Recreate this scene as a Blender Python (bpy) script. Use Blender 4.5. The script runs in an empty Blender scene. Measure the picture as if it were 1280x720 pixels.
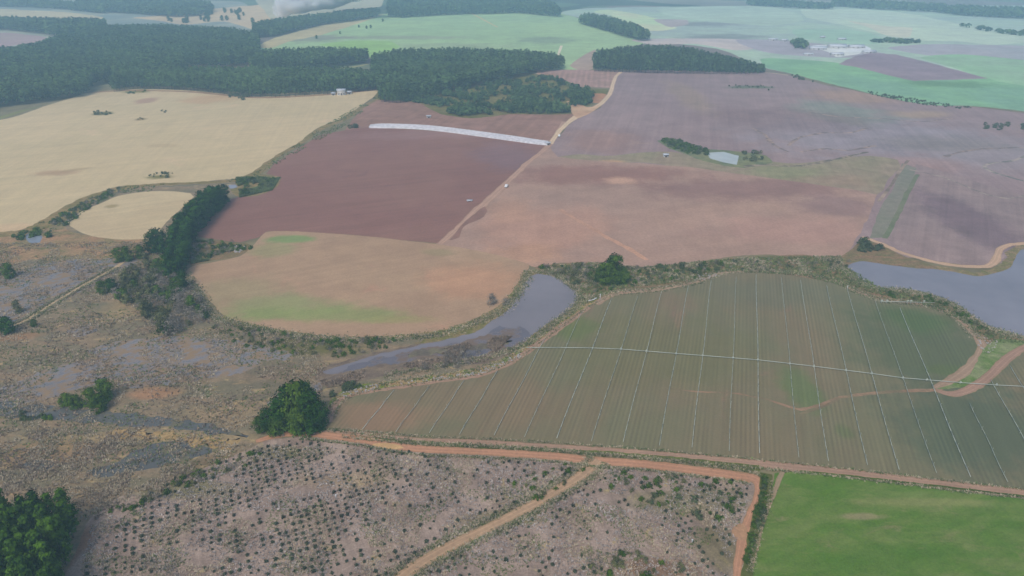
import bpy, math, random
import numpy as np
from mathutils import Vector, noise
from mathutils.geometry import tessellate_polygon

R = math.radians
rng = np.random.default_rng(7)
random.seed(7)
scene = bpy.context.scene
COL = scene.collection

# ------------------------------------------------------------------ camera
H = 150.0                       # drone height, metres
F = 880.0                       # focal length in photo pixels (1280 wide)
YH = -65.0                      # horizon row
PITCH = math.atan((360 - YH) / F)
cam = bpy.data.cameras.new('camera')
camo = bpy.data.objects.new('camera', cam)
COL.objects.link(camo)
camo.location = (0, 0, H)
camo.rotation_euler = (math.pi / 2 - PITCH, 0, 0)
cam.sensor_width = 36
cam.lens = 36 * F / 1280
cam.clip_start = 1.0
cam.clip_end = 40000
scene.camera = camo

# ------------------------------------------------------------------ sky, sun, exposure
SUN_EL, SUN_AZ = R(52), R(205)   # azimuth clockwise from +Y: behind the camera, a little to the left
w = bpy.data.worlds.new('World')
scene.world = w
w.use_nodes = True
nt = w.node_tree
nt.nodes.clear()
sky = nt.nodes.new('ShaderNodeTexSky')
sky.sky_type = 'NISHITA'
sky.sun_disc = False
sky.sun_elevation = SUN_EL
sky.sun_rotation = SUN_AZ
sky.altitude = 900
sky.air_density = 1.0
sky.dust_density = 5.0
sky.ozone_density = 1.0
bg = nt.nodes.new('ShaderNodeBackground')
bg.inputs['Strength'].default_value = 0.15
wo = nt.nodes.new('ShaderNodeOutputWorld')
nt.links.new(sky.outputs[0], bg.inputs[0])
nt.links.new(bg.outputs[0], wo.inputs['Surface'])
sl = bpy.data.lights.new('sun', 'SUN')
sl.energy = 1.5
sl.angle = R(18)
sl.color = (1.0, 0.93, 0.86)
so = bpy.data.objects.new('sun', sl)
COL.objects.link(so)
sdir = Vector((math.sin(SUN_AZ) * math.cos(SUN_EL), math.cos(SUN_AZ) * math.cos(SUN_EL), math.sin(SUN_EL)))
so.rotation_euler = (-sdir).to_track_quat('-Z', 'Y').to_euler()
so.location = (0, 0, 400)
scene.view_settings.view_transform = 'Standard'
scene.view_settings.look = 'None'
scene.view_settings.gamma = 1
scene.view_settings.exposure = 0.0
scene.view_settings.use_curve_mapping = False
cy = scene.cycles
cy.max_bounces = 9
cy.diffuse_bounces = 2
cy.glossy_bounces = 2
cy.transmission_bounces = 2
cy.volume_bounces = 7
cy.transparent_max_bounces = 8
cy.use_denoising = True
cy.sample_clamp_indirect = 4
BETA = 0.00038                  # haze density per metre

# ------------------------------------------------------------------ helpers: pixels of the survey photo -> ground
CP, SP = math.cos(PITCH), math.sin(PITCH)


def G(px, py, z=0.0):
    u = (px - 640) / F
    v = (360 - py) / F
    dy = CP + v * SP
    dz = -SP + v * CP
    t = (z - H) / dz
    return (u * t, dy * t)


def Gn(a):
    a = np.asarray(a, float)
    u = (a[:, 0] - 640) / F
    v = (360 - a[:, 1]) / F
    dy = CP + v * SP
    dz = -SP + v * CP
    t = -H / dz
    return np.stack([u * t, dy * t], 1)


def depth(py):
    v = (360 - py) / F
    return H / (SP - v * CP)


def mpp(py):
    return depth(py) / F


def lin(c):
    return tuple(((x / 255) / 12.92 if x / 255 <= 0.04045 else ((x / 255 + 0.055) / 1.055) ** 2.4) for x in c)


EI = (0.847, 0.880, 1.0)        # light that a level white surface sends back here
EG = (0.763, 0.614, 0.537)      # how fast each colour of it dies in the air
HZ = (0.206, 0.354, 0.508)      # brightness of a great depth of this air


def alb(c, py):
    """the ground's own colour, from a colour read through the air at that distance"""
    T = math.exp(-BETA * depth(py))
    return tuple(min(0.85, max(0.012, (l - h * (1 - T)) / (e * T ** g))) for l, h, e, g in zip(lin(c), HZ, EI, EG))


# ------------------------------------------------------------------ materials
class NT:
    def __init__(s, name):
        s.m = bpy.data.materials.new(name)
        s.m.use_nodes = True
        s.t = s.m.node_tree
        s.b = s.t.nodes['Principled BSDF']
        s.b.inputs['Roughness'].default_value = 0.95
        s.b.inputs['Specular IOR Level'].default_value = 0.15
        s.geo = s.t.nodes.new('ShaderNodeNewGeometry')
        s.pos = s.geo.outputs['Position']

    def n(s, typ, **kw):
        n = s.t.nodes.new(typ)
        for k, v in kw.items():
            setattr(n, k, v)
        return n

    def link(s, a, b):
        s.t.links.new(a, b)

    def math(s, op, a, b=None, c=None, clamp=False):
        n = s.n('ShaderNodeMath', operation=op, use_clamp=clamp)
        for i, x in enumerate((a, b, c)):
            if x is None:
                continue
            if isinstance(x, (int, float)):
                n.inputs[i].default_value = x
            else:
                s.link(x, n.inputs[i])
        return n.outputs[0]

    def mapped(s, rot=0.0, scale=(1, 1, 1), loc=(0, 0, 0)):
        src = s.pos
        if rot:
            r = s.n('ShaderNodeMapping')
            s.link(src, r.inputs[0])
            r.inputs['Rotation'].default_value = (0, 0, rot)
            src = r.outputs[0]
        n = s.n('ShaderNodeMapping')
        n.vector_type = 'POINT'
        s.link(src, n.inputs[0])
        n.inputs['Scale'].default_value = scale
        n.inputs['Location'].default_value = loc
        return n.outputs[0]

    def noise(s, size, detail=4, rough=0.6, vec=None, dist=0.0):
        n = s.n('ShaderNodeTexNoise')
        n.inputs['Scale'].default_value = 1.0 / size
        n.inputs['Detail'].default_value = detail
        n.inputs['Roughness'].default_value = rough
        n.inputs['Distortion'].default_value = dist
        s.link(vec if vec is not None else s.pos, n.inputs['Vector'])
        return n.outputs['Fac']

    def ramp(s, fac, lo, hi):
        n = s.n('ShaderNodeMapRange', interpolation_type='SMOOTHSTEP')
        n.inputs['From Min'].default_value = lo
        n.inputs['From Max'].default_value = hi
        s.link(fac, n.inputs['Value'])
        return n.outputs[0]

    def mix(s, fac, a, b, mode='MIX'):
        n = s.n('ShaderNodeMix', data_type='RGBA', blend_type=mode)
        if isinstance(fac, (int, float)):
            n.inputs[0].default_value = fac
        else:
            s.link(fac, n.inputs[0])
        for i, x in ((6, a), (7, b)):
            if isinstance(x, tuple):
                n.inputs[i].default_value = (*x[:3], 1)
            else:
                s.link(x, n.inputs[i])
        return n.outputs[2]

    def scale(s, col, fac):
        n = s.n('ShaderNodeVectorMath', operation='SCALE')
        s.link(col, n.inputs[0])
        s.link(fac, n.inputs['Scale'])
        return n.outputs[0]

    def around(s, fac, amp):
        """noise 0..1 -> a factor round 1"""
        k = 2.6                 # noise keeps near its middle: spread it
        return s.math('MULTIPLY_ADD', s.math('MULTIPLY_ADD', fac, k, 0.5 - 0.5 * k, clamp=True), 2 * amp, 1 - amp)

    def done(s, col, bump=None, bstr=0.3, bdist=0.3):
        s.link(col, s.b.inputs['Base Color'])
        if bump is not None:
            n = s.n('ShaderNodeBump')
            n.inputs['Strength'].default_value = bstr
            n.inputs['Distance'].default_value = bdist
            s.link(bump, n.inputs['Height'])
            s.link(n.outputs[0], s.b.inputs['Normal'])
        return s.m


def dir_angle(vpx):
    """ground heading of lines that run to this column of the horizon"""
    return math.atan2(vpx - 640, math.hypot(F, 360 - YH))


def soil(name, c1, c2, c3=None, big=70, med=9, fine=0.9, amps=(0.16, 0.16), stripes=(), patches=(), t=(0.35, 0.65), t3=(0.6, 0.72), stretch=1.0, vp=640):
    """cultivated or wild ground: two or three colours in large drifts, finer mottling, tillage lines and crop patches"""
    M = NT(name)
    a = dir_angle(vp)
    vec = M.mapped(a, (1, 1 / stretch, 1))
    f = M.ramp(M.noise(big, 5, 0.62, vec, 0.4), *t)
    col = M.mix(f, c1, c2)
    if c3 is not None:
        f3 = M.ramp(M.noise(big * 0.45, 5, 0.65, M.mapped(a, (1, 1 / stretch, 1), (313, 91, 0)), 0.6), *t3)
        col = M.mix(f3, col, c3)
    wob = M.noise(30, 4, 0.65, M.mapped(0, (1, 1, 1), (51, 17, 0)))
    wob2 = M.noise(4, 3, 0.7, M.mapped(0, (1, 1, 1), (5, 170, 0)))
    for (pc, px, py, rxp, ryp, strength, rot) in patches:
        cx, cyy = G(px, py)
        rx = rxp * mpp(py)
        ry = abs(G(px, py - ryp)[1] - G(px, py + ryp)[1]) / 2
        vm = M.n('ShaderNodeMapping', vector_type='TEXTURE')
        M.link(M.pos, vm.inputs[0])
        vm.inputs['Location'].default_value = (cx, cyy, 0)
        vm.inputs['Rotation'].default_value = (0, 0, rot)
        vm.inputs['Scale'].default_value = (rx, ry, 1e4)
        ln = M.n('ShaderNodeVectorMath', operation='LENGTH')
        M.link(vm.outputs[0], ln.inputs[0])
        d = M.math('ADD', ln.outputs['Value'], M.math('MULTIPLY_ADD', wob, 1.6, -0.8))
        d = M.math('ADD', d, M.math('MULTIPLY_ADD', wob2, 0.6, -0.3))
        fac = M.ramp(d, 1.25, 0.45)
        col = M.mix(M.math('MULTIPLY', fac, strength), col, pc)
    g = M.around(M.noise(med, 4, 0.65), amps[0])
    g2 = M.around(M.noise(fine, 3, 0.75), amps[1])
    g = M.math('MULTIPLY', g, g2)
    for (svp, period, amp, nz) in stripes:
        # tillage: noise stretched far along the working direction, plus a regular wave
        v = M.mapped(dir_angle(svp), (1.0 / period, 0.02 / period, 1))
        if nz:
            fac = M.noise(1.0, 2, 0.6, v)
        else:
            sx = M.n('ShaderNodeSeparateXYZ')
            M.link(v, sx.inputs[0])
            fac = M.math('MULTIPLY_ADD', M.math('SINE', M.math('MULTIPLY', sx.outputs[0], 2 * math.pi)), 0.5, 0.5)
            fac = M.math('MULTIPLY_ADD', M.math('SUBTRACT', fac, 0.5), M.math('MULTIPLY', M.ramp(M.noise(14, 3, 0.6, v2 := M.mapped(dir_angle(svp), (1, 0.2, 1))), 0.35, 0.65), 0.4), 0.5)
        g = M.math('MULTIPLY', g, M.around(fac, amp))
    col = M.scale(col, g)
    return M.done(col, M.noise(fine * 0.8, 3, 0.7), 0.35, 0.25)


def plain(name, c, rough=0.6, var=0.1, size=0.6, metal=0.0):
    M = NT(name)
    M.b.inputs['Roughness'].default_value = rough
    M.b.inputs['Metallic'].default_value = metal
    M.b.inputs['Specular IOR Level'].default_value = 0.4
    rgb = M.n('ShaderNodeRGB')
    rgb.outputs[0].default_value = (*c, 1)
    return M.done(M.scale(rgb.outputs[0], M.around(M.noise(size, 4, 0.6), var)))


def leafy(name, dark, light, var=0.25, grain=11):
    """leaves: colour by the clump's own tint attribute, and a little by tree"""
    M = NT(name)
    M.b.inputs['Roughness'].default_value = 0.9
    M.b.inputs['Specular IOR Level'].default_value = 0.04
    at = M.n('ShaderNodeAttribute')
    at.attribute_name = 'tint'
    oi = M.n('ShaderNodeObjectInfo')
    f = M.math('ADD', at.outputs['Fac'], M.math('MULTIPLY_ADD', oi.outputs['Random'], 0.3, -0.15), clamp=True)
    col = M.mix(f, dark, light)
    return M.done(M.scale(col, M.around(M.noise(grain, 3, 0.6), var)))


def watermat(name, c, rough=0.09, ripple=0.12, weeds=None, wsize=14, wt=(0.55, 0.62), wvp=640):
    M = NT(name)
    M.b.inputs['Roughness'].default_value = rough
    M.b.inputs['Specular IOR Level'].default_value = 0.5
    M.b.inputs['IOR'].default_value = 1.333
    rgb = M.n('ShaderNodeRGB')
    rgb.outputs[0].default_value = (*c, 1)
    col = M.scale(rgb.outputs[0], M.around(M.noise(40, 4, 0.6), 0.15))
    if weeds is not None:
        f = M.ramp(M.noise(wsize, 6, 0.68, M.mapped(dir_angle(wvp), (1, 0.6, 1))), *wt)
        col = M.mix(f, col, weeds)
        r = M.math('MULTIPLY_ADD', f, 0.8, rough)
        M.link(r, M.b.inputs['Roughness'])
    return M.done(col, M.noise(1.2, 3, 0.6), ripple, 0.1)


# ------------------------------------------------------------------ meshes
def put(name, verts, faces, mat, parent=None, kind=None, smooth=False, tint=None, loc=None):
    me = bpy.data.meshes.new(name)
    verts = np.asarray(verts, np.float32)
    me.vertices.add(len(verts))
    me.vertices.foreach_set('co', verts.ravel())
    if isinstance(faces, np.ndarray):
        k = faces.shape[1]
        nf = len(faces)
        me.loops.add(nf * k)
        me.loops.foreach_set('vertex_index', faces.astype(np.int32).ravel())
        me.polygons.add(nf)
        me.polygons.foreach_set('loop_start', np.arange(0, nf * k, k, dtype=np.int32))
    else:
        flat = [i for f in faces for i in f]
        starts = np.cumsum([0] + [len(f) for f in faces])[:-1]
        me.loops.add(len(flat))
        me.loops.foreach_set('vertex_index', np.array(flat, np.int32))
        me.polygons.add(len(faces))
        me.polygons.foreach_set('loop_start', np.array(starts, np.int32))
    if tint is not None:
        at = me.attributes.new('tint', 'FLOAT', 'POINT')
        at.data.foreach_set('value', np.asarray(tint, np.float32))
    me.update(calc_edges=True)
    me.validate()
    if smooth:
        me.shade_smooth()
    me.materials.append(mat)
    o = bpy.data.objects.new(name, me)
    COL.objects.link(o)
    if parent is not None:
        o.parent = parent
    if kind:
        o['kind'] = kind
    if loc is not None:
        o.location = loc
    return o


def tag(o, label, cat, group=None):
    o['label'] = label
    o['category'] = cat
    if group:
        o['group'] = group
    return o


def catmull(pts, closed, step=5.0):
    P = [np.array(p, float) for p in pts]
    n = len(P)
    out = []
    rngi = range(n) if closed else range(n - 1)
    for i in rngi:
        if closed:
            p0, p1, p2, p3 = P[(i - 1) % n], P[i], P[(i + 1) % n], P[(i + 2) % n]
        else:
            p0, p1, p2, p3 = P[max(i - 1, 0)], P[i], P[i + 1], P[min(i + 2, n - 1)]
        d = np.linalg.norm(p2 - p1)
        k = int(max(1, min(40, d / step)))
        for j in range(k):
            t = j / k
            # centripetal feel: damp tangents
            m1 = (p2 - p0) * 0.4
            m2 = (p3 - p1) * 0.4
            lim = d * 0.9
            for m in (m1, m2):
                L = np.linalg.norm(m)
                if L > lim:
                    m *= lim / L
            a = 2 * t**3 - 3 * t**2 + 1
            b = t**3 - 2 * t**2 + t
            c = -2 * t**3 + 3 * t**2
            e = t**3 - t**2
            out.append(a * p1 + b * m1 + c * p2 + e * m2)
    if not closed:
        out.append(P[-1])
    return out


def inside(p, poly):
    p = np.asarray(p, float)
    poly = np.asarray(poly, float)
    x, y = p[:, 0], p[:, 1]
    c = np.zeros(len(p), bool)
    j = len(poly) - 1
    for i in range(len(poly)):
        xi, yi = poly[i]
        xj, yj = poly[j]
        if yi != yj:
            c ^= ((yi > y) != (yj > y)) & (x < (xj - xi) * (y - yi) / (yj - yi) + xi)
        j = i
    return c


LAID = []                       # (outline, level) of every sheet laid so far


def level_z(outline):
    """a sheet lies 5 mm above the highest sheet it overlaps"""
    o = np.asarray(outline, float)[:, :2]
    lo, hi = o.min(0), o.max(0)
    lev = 1
    for q, qlo, qhi, ql in LAID:
        if ql < lev or (lo > qhi).any() or (hi < qlo).any():
            continue
        if inside(o, q).any() or inside(q, o).any():
            lev = ql + 1
    LAID.append((o, lo, hi, lev))
    return 0.005 * lev


def jit(x, y, amp):
    v = noise.noise_vector(Vector((x * 0.06, y * 0.06, 3.1))) * amp
    v2 = noise.noise_vector(Vector((x * 0.35, y * 0.35, 7.7))) * amp * 0.6
    return x + v.x + v2.x, y + v.y + v2.y


def sheet(name, pts, mat, amp=1.0, smooth=True, step=4.0, z=None):
    """a level piece of ground, its rim surveyed from the photo and roughened"""
    px = catmull(pts, True, step) if smooth else catmull_lin(pts, step)
    vs = []
    for p in px:
        x, y = G(p[0], p[1])
        a = amp * max(1.0, mpp(p[1]) * 1.2)
        x, y = jit(x, y, a)
        vs.append(Vector((x, y, 0.0)))
    zz = level_z([(v.x, v.y) for v in vs]) if z is None else z
    for v in vs:
        v.z = zz
    tris = tessellate_polygon([vs])
    fs = []
    for t in tris:
        a, b, c = (vs[i] for i in t)
        fs.append(tuple(t) if (b - a).cross(c - a).z > 0 else tuple(reversed(t)))
    return put(name, [tuple(v) for v in vs], fs, mat, kind='structure')


def catmull_lin(pts, step):
    out = []
    n = len(pts)
    for i in range(n):
        p, q = np.array(pts[i], float), np.array(pts[(i + 1) % n], float)
        k = int(max(1, min(60, np.linalg.norm(q - p) / step)))
        for j in range(k):
            out.append(p + (q - p) * j / k)
    return out


def ribbon(name, pts, width, mat, amp=0.3, z=None, kind='structure', step=5):
    """a track along a surveyed line; width in metres (one number or one per point)"""
    px = catmull(pts, False, step)
    W = [width] * len(pts) if isinstance(width, (int, float)) else list(width)
    # widths interpolated along index
    d = [0.0]
    for a, b in zip(pts[:-1], pts[1:]):
        d.append(d[-1] + math.dist(a, b))
    g = Gn(px)
    dd = [0.0]
    for a, b in zip(px[:-1], px[1:]):
        dd.append(dd[-1] + float(np.linalg.norm(b - a)))
    wv = np.interp(np.array(dd) / dd[-1] * d[-1], d, W)
    tan = np.gradient(g, axis=0)
    tan /= np.linalg.norm(tan, axis=1)[:, None]
    nrm = np.stack([-tan[:, 1], tan[:, 0]], 1)
    hw = wv[:, None] / 2 + amp * .5
    zz = level_z(np.concatenate([g + nrm * hw, (g - nrm * hw)[::-1]])) if z is None else z
    vs, fs = [], []
    uv = []
    for i in range(len(g)):
        for s in (-1, -0.5, 0, 0.5, 1):
            off = s * wv[i] / 2
            if abs(s) == 1:
                off += amp * noise.noise(Vector((g[i][0] * 0.3, g[i][1] * 0.3, s * 9)))
            q = g[i] + nrm[i] * off
            vs.append((q[0], q[1], zz))
            uv.append((s * 0.5 + 0.5))
    for i in range(len(g) - 1):
        for k in range(4):
            a = i * 5 + k
            fs.append((a, a + 5, a + 6, a + 1))
    o = put(name, vs, fs, mat, kind=kind, tint=uv)
    # normals up
    if o.data.polygons[0].normal.z < 0:
        o.data.flip_normals()
    return o


def trackmat(name, c, verge, rut=0.18):
    """dirt track: bare wheel ruts, a paler or grassier middle and ragged verges"""
    M = NT(name)
    at = M.n('ShaderNodeAttribute')
    at.attribute_name = 'tint'
    u = at.outputs['Fac']
    d = M.math('ABSOLUTE', M.math('SUBTRACT', u, 0.5))
    nz = M.math('MULTIPLY_ADD', M.noise(2.5, 4, 0.7), 0.3, -0.15)
    e = M.ramp(M.math('ADD', d, nz), 0.40, 0.52)
    col = M.mix(M.ramp(M.noise(14, 4, 0.6), 0.3, 0.7), c, tuple(x * 0.86 for x in c))
    r = M.math('SUBTRACT', 1.0, M.ramp(M.math('ABSOLUTE', M.math('SUBTRACT', d, 0.2)), 0.0, 0.1))
    col = M.scale(col, M.math('MULTIPLY_ADD', r, rut, 1.0))
    col = M.mix(e, col, verge)
    col = M.scale(col, M.around(M.noise(1.0, 3, 0.7), 0.12))
    return M.done(col, M.noise(0.6, 3, 0.7), 0.3, 0.15)


def scatter(poly_px, spacing, jitter=0.4, ang=0.0, n=None):
    """points on the ground inside a surveyed outline, in jittered rows or (n) at random"""
    pg = Gn(poly_px)
    lo, hi = pg.min(0), pg.max(0)
    if n is not None:
        q = rng.uniform(lo, hi, (n, 2))
        return q[inside(q, pg)]
    c, s = math.cos(ang), math.sin(ang)
    ctr = (lo + hi) / 2
    r = np.linalg.norm(hi - lo) / 2
    k = int(r / spacing) + 1
    a = np.arange(-k, k + 1) * spacing
    gx, gy = np.meshgrid(a, a)
    q = np.stack([gx.ravel(), gy.ravel()], 1)
    q = q @ np.array([[c, -s], [s, c]]) + ctr
    q += rng.uniform(-jitter, jitter, q.shape) * spacing
    return q[inside(q, pg)]


def project(xy, z=0.0):
    x, y = xy[:, 0], xy[:, 1]
    d = y * CP - (z - H) * SP
    u = x / d
    v = (y * SP + (z - H) * CP) / d
    return np.stack([640 + u * F, 360 - v * F], 1)


# ------------------------------------------------------------------ trees
def quads(centres, normals, size, r):
    """leaf sprays: one bent four-cornered face each"""
    n = len(centres)
    nr = normals / (np.linalg.norm(normals, axis=1)[:, None] + 1e-9)
    up = r.normal(size=(n, 3))
    a = np.cross(nr, up)
    a /= np.linalg.norm(a, axis=1)[:, None] + 1e-9
    b = np.cross(nr, a)
    s = (size * r.uniform(0.6, 1.3, n))[:, None]
    asp = r.uniform(0.6, 1.0, n)[:, None]
    v = np.stack([centres - a * s - b * s * asp, centres + a * s * r.uniform(.5, 1, n)[:, None] - b * s * asp,
                  centres + a * s + b * s * asp + nr * s * .3, centres - a * s * r.uniform(.5, 1, n)[:, None] + b * s * asp], 1)
    f = np.arange(n * 4).reshape(n, 4)
    return v.reshape(-1, 3), f


def tube(p0, p1, r0, r1, k=6):
    p0, p1 = np.array(p0, float), np.array(p1, float)
    d = p1 - p0
    d /= np.linalg.norm(d)
    a = np.cross(d, (0.3, 0.9, 0.2))
    a /= np.linalg.norm(a)
    b = np.cross(d, a)
    vs, fs = [], []
    for p, r in ((p0, r0), (p1, r1)):
        for i in range(k):
            t = 2 * math.pi * i / k
            vs.append(p + (a * math.cos(t) + b * math.sin(t)) * r)
    for i in range(k):
        fs.append((i, (i + 1) % k, k + (i + 1) % k, k + i))
    fs.append(tuple(range(k, 2 * k)))
    fs.append(tuple(reversed(range(k))))
    return vs, fs


def join(parts):
    V, Fc = [], []
    for v, f in parts:
        o = len(V)
        V += [tuple(x) for x in v]
        Fc += [tuple(i + o for i in q) for q in f]
    return V, Fc


def crown_profile(kind, t):
    if kind == 'pine':
        return 0.75 + 0.5 * t if t < 0.4 else 0.95 * max(0.06, 1 - (t - 0.4) / 0.62) ** 0.75 + 0.03
    if kind == 'column':
        return (0.75 + 0.35 * math.sin(math.pi * t * 0.8)) * (1 if t < 0.75 else math.sqrt(max(0, 1 - ((t - 0.75) / 0.26) ** 2)) * 0.9 + 0.1)
    return math.sqrt(max(0.02, 1 - (2 * t - 0.9) ** 2 / 1.25))


def tree_meshes(kind, h, rad, base, nclump, leaf, perclump, seed, csize, trunk_r):
    r = np.random.default_rng(seed)
    cs, ns, ts = [], [], []
    trunk = []
    lean = r.normal(0, 0.02, 2) * h
    segs = 5
    for i in range(segs):
        t0, t1 = i / segs, (i + 1) / segs
        p0 = (lean[0] * t0**2, lean[1] * t0**2, h * 0.92 * t0)
        p1 = (lean[0] * t1**2, lean[1] * t1**2, h * 0.92 * t1)
        trunk.append(tube(p0, p1, trunk_r * (1 - 0.85 * t0), trunk_r * (1 - 0.85 * t1), 6))
    asym = r.uniform(0.8, 1.2, 6)
    for k in range(nclump):
        t = (k + r.uniform(0, 1)) / nclump
        z = h * (base + (1 - base) * t)
        az = r.uniform(0, 2 * math.pi)
        lobe = 1 + 0.22 * math.sin(az * 2 + asym[0] * 5 + t * 4) * asym[1]
        rr = rad * crown_profile(kind, t) * lobe * r.uniform(0.4, 1.12)
        c = np.array([rr * math.cos(az) + lean[0] * t, rr * math.sin(az) + lean[1] * t, z])
        if k % 3 == 0 and rr > 0.4:
            trunk.append(tube((lean[0] * t * t, lean[1] * t * t, max(0.1, z - rr * 0.45)), c, trunk_r * 0.3 * (1.1 - t), 0.02, 4))
        m = int(perclump * r.uniform(0.7, 1.3))
        off = r.normal(0, 1, (m, 3)) * csize * np.array([1, 1, 0.65])
        pts = c + off
        nn = off + np.array([math.cos(az), math.sin(az), 1.1]) * csize * 1.1 + r.normal(0, 0.6, (m, 3)) * csize
        cs.append(pts)
        ns.append(nn)
        tn = np.clip(r.normal(0.48, 0.30) + r.normal(0, 0.12, m), 0, 1)
        ts.append(tn)
    cs, ns, ts = np.concatenate(cs), np.concatenate(ns), np.concatenate(ts)
    cs[:, 2] = np.clip(cs[:, 2], 0.15, h)
    v, f = quads(cs, ns, leaf, r)
    return v, f, np.repeat(ts, 4), join(trunk)


bark = plain('bark', (0.11, 0.085, 0.07), 0.9, 0.3, 0.4)
graybark = plain('pale_bark', (0.22, 0.18, 0.15), 0.9, 0.25, 0.4)
LEAF = {
    'pine': leafy('pine_needles', (0.016, 0.044, 0.006), (0.085, 0.175, 0.012)),
    'dark': leafy('dark_foliage', (0.013, 0.040, 0.006), (0.052, 0.130, 0.012)),
    'bush': leafy('bush_foliage', (0.030, 0.066, 0.008), (0.110, 0.185, 0.018)),
    'far': leafy('far_foliage', (0.024, 0.054, 0.018), (0.105, 0.180, 0.055), .32, 38),
    'scrub': leafy('scrub_foliage', (0.045, 0.068, 0.030), (0.13, 0.16, 0.070)),
    'olive': leafy('olive_foliage', (0.07, 0.085, 0.035), (0.20, 0.20, 0.08)),
    'grey': leafy('twiggy_foliage', (0.14, 0.125, 0.10), (0.34, 0.30, 0.235)),
    'sapling': leafy('sapling_foliage', (0.04, 0.055, 0.034), (0.115, 0.135, 0.075)),
}
VAR = {}


def variants(key, kind, h, rad, base, nclump, leaf, perclump, csize, trunk_r, mat, trunkmat, n=5, seed=0):
    out = []
    for i in range(n):
        v, f, t, (tv, tf) = tree_meshes(kind, h * (0.95 + 0.1 * i / n), rad, base, nclump, leaf, perclump, seed + i, csize, trunk_r)
        out.append((v, f, t, tv, tf))
    VAR[key] = dict(data=out, mat=mat, trunkmat=trunkmat, meshes={}, h=h)


variants('pine', 'pine', 16, 2.15, 0.2, 46, 0.28, 34, 0.55, 0.2, LEAF['pine'], bark, 6, 10)
variants('far_pine', 'pine', 16, 2.8, 0.25, 26, 0.62, 12, 0.8, 0.22, LEAF['pine'], bark, 5, 20)
VAR['far_pine']['mat'] = LEAF['far']
variants('column', 'column', 16, 2.7, 0.03, 52, 0.34, 30, 0.75, 0.22, LEAF['dark'], bark, 5, 30)
variants('broad', 'broad', 12, 4.4, 0.04, 70, 0.30, 34, 0.85, 0.28, LEAF['bush'], bark, 5, 40)
variants('broad_dark', 'broad', 12, 4.2, 0.04, 70, 0.30, 34, 0.85, 0.28, LEAF['dark'], bark, 4, 45)
variants('shrub', 'broad', 2.6, 1.7, 0.02, 22, 0.20, 16, 0.38, 0.06, LEAF['bush'], bark, 5, 50)
variants('shrub_dark', 'broad', 2.6, 1.7, 0.02, 22, 0.20, 16, 0.38, 0.06, LEAF['scrub'], bark, 5, 55)
variants('shrub_olive', 'broad', 3.4, 1.9, 0.02, 24, 0.20, 15, 0.42, 0.06, LEAF['olive'], graybark, 4, 60)
variants('shrub_grey', 'broad', 3.4, 2.1, 0.02, 26, 0.13, 15, 0.5, 0.08, LEAF['grey'], graybark, 4, 65)
variants('tree_olive', 'column', 9, 2.2, 0.06, 40, 0.27, 22, 0.6, 0.16, LEAF['olive'], graybark, 3, 70)


QUEUE = []


def plant(key, px, py, h, label, cat, name, group=None, w=1.0, xy=None, now=False):
    """one tree or shrub: an empty at its foot with crown and trunk; copies share mesh data"""
    if name == 'shrub' and not now:
        x, y = xy if xy is not None else G(px, py)
        QUEUE.append((h / math.sqrt(x * x + y * y + H * H), key, h, label, cat, name, group, w, (x, y)))
        return None
    V = VAR[key]
    i = random.randrange(len(V['data']))
    x, y = xy if xy is not None else G(px, py)
    root = bpy.data.objects.new(name, None)
    COL.objects.link(root)
    root.location = (x, y, 0.0)
    s = h / V['h']
    root.scale = (s * w, s * w, s)
    root.rotation_euler = (0, 0, random.uniform(0, 6.28))
    root.empty_display_size = 1
    tag(root, label, cat, group)
    if i not in V['meshes']:
        v, f, t, tv, tf = V['data'][i]
        c = put('crown', v, f, V['mat'], parent=root, tint=t)
        tr = put('trunk', tv, tf, V['trunkmat'], parent=root)
        V['meshes'][i] = (c, tr)
    else:
        for src in V['meshes'][i]:
            q = src.copy()
            q.name = src.name.split('.')[0]
            COL.objects.link(q)
            q.parent = root
    return root


def forest(name, pts, h, rad, mat, label, cat, group=None, per=40, leaf=1.0, trunks=None, hvar=0.15, wv=None):
    """a wood that reads as one mass: every tree of it with its own crown, in one object"""
    n = len(pts)
    hh = h * rng.uniform(1 - hvar, 1 + hvar, n)
    if callable(wv):
        hh = hh * wv(project(pts)[:, 0])
    V, T = [], []
    k = per
    t = rng.uniform(0, 1, (n, k)) ** 0.85
    base = 0.25
    prof = np.where(t < 0.35, 0.8 + 0.5 * t, 1.05 * np.sqrt(np.clip(1 - ((t - 0.3) / 0.72) ** 2, 0, 1)))
    az = rng.uniform(0, 2 * np.pi, (n, k))
    rr = rad * prof * rng.uniform(0.5, 1.0, (n, k)) * rng.uniform(0.8, 1.2, (n, 1))
    c = np.stack([pts[:, 0:1] + rr * np.cos(az), pts[:, 1:2] + rr * np.sin(az), hh[:, None] * (base + (1 - base) * t)], 2).reshape(-1, 3)
    nn = np.stack([np.cos(az) * 0.8, np.sin(az) * 0.8, 0.5 + t], 2).reshape(-1, 3) + rng.normal(0, 0.5, (n * k, 3))
    v, f = quads(c, nn, leaf, rng)
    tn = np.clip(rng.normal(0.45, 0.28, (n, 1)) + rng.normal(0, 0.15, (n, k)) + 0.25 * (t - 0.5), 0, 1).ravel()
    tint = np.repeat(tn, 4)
    o = put(name, v, f, mat, tint=tint)
    tag(o, label, cat, group)
    o['kind'] = 'stuff'
    return o


def foliage_material_far(name, dark, light):
    return leafy(name, dark, light, 0.3)


# ------------------------------------------------------------------ THE LAND
S = 9000
grass_c = alb((133, 130, 112), 440)
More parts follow.
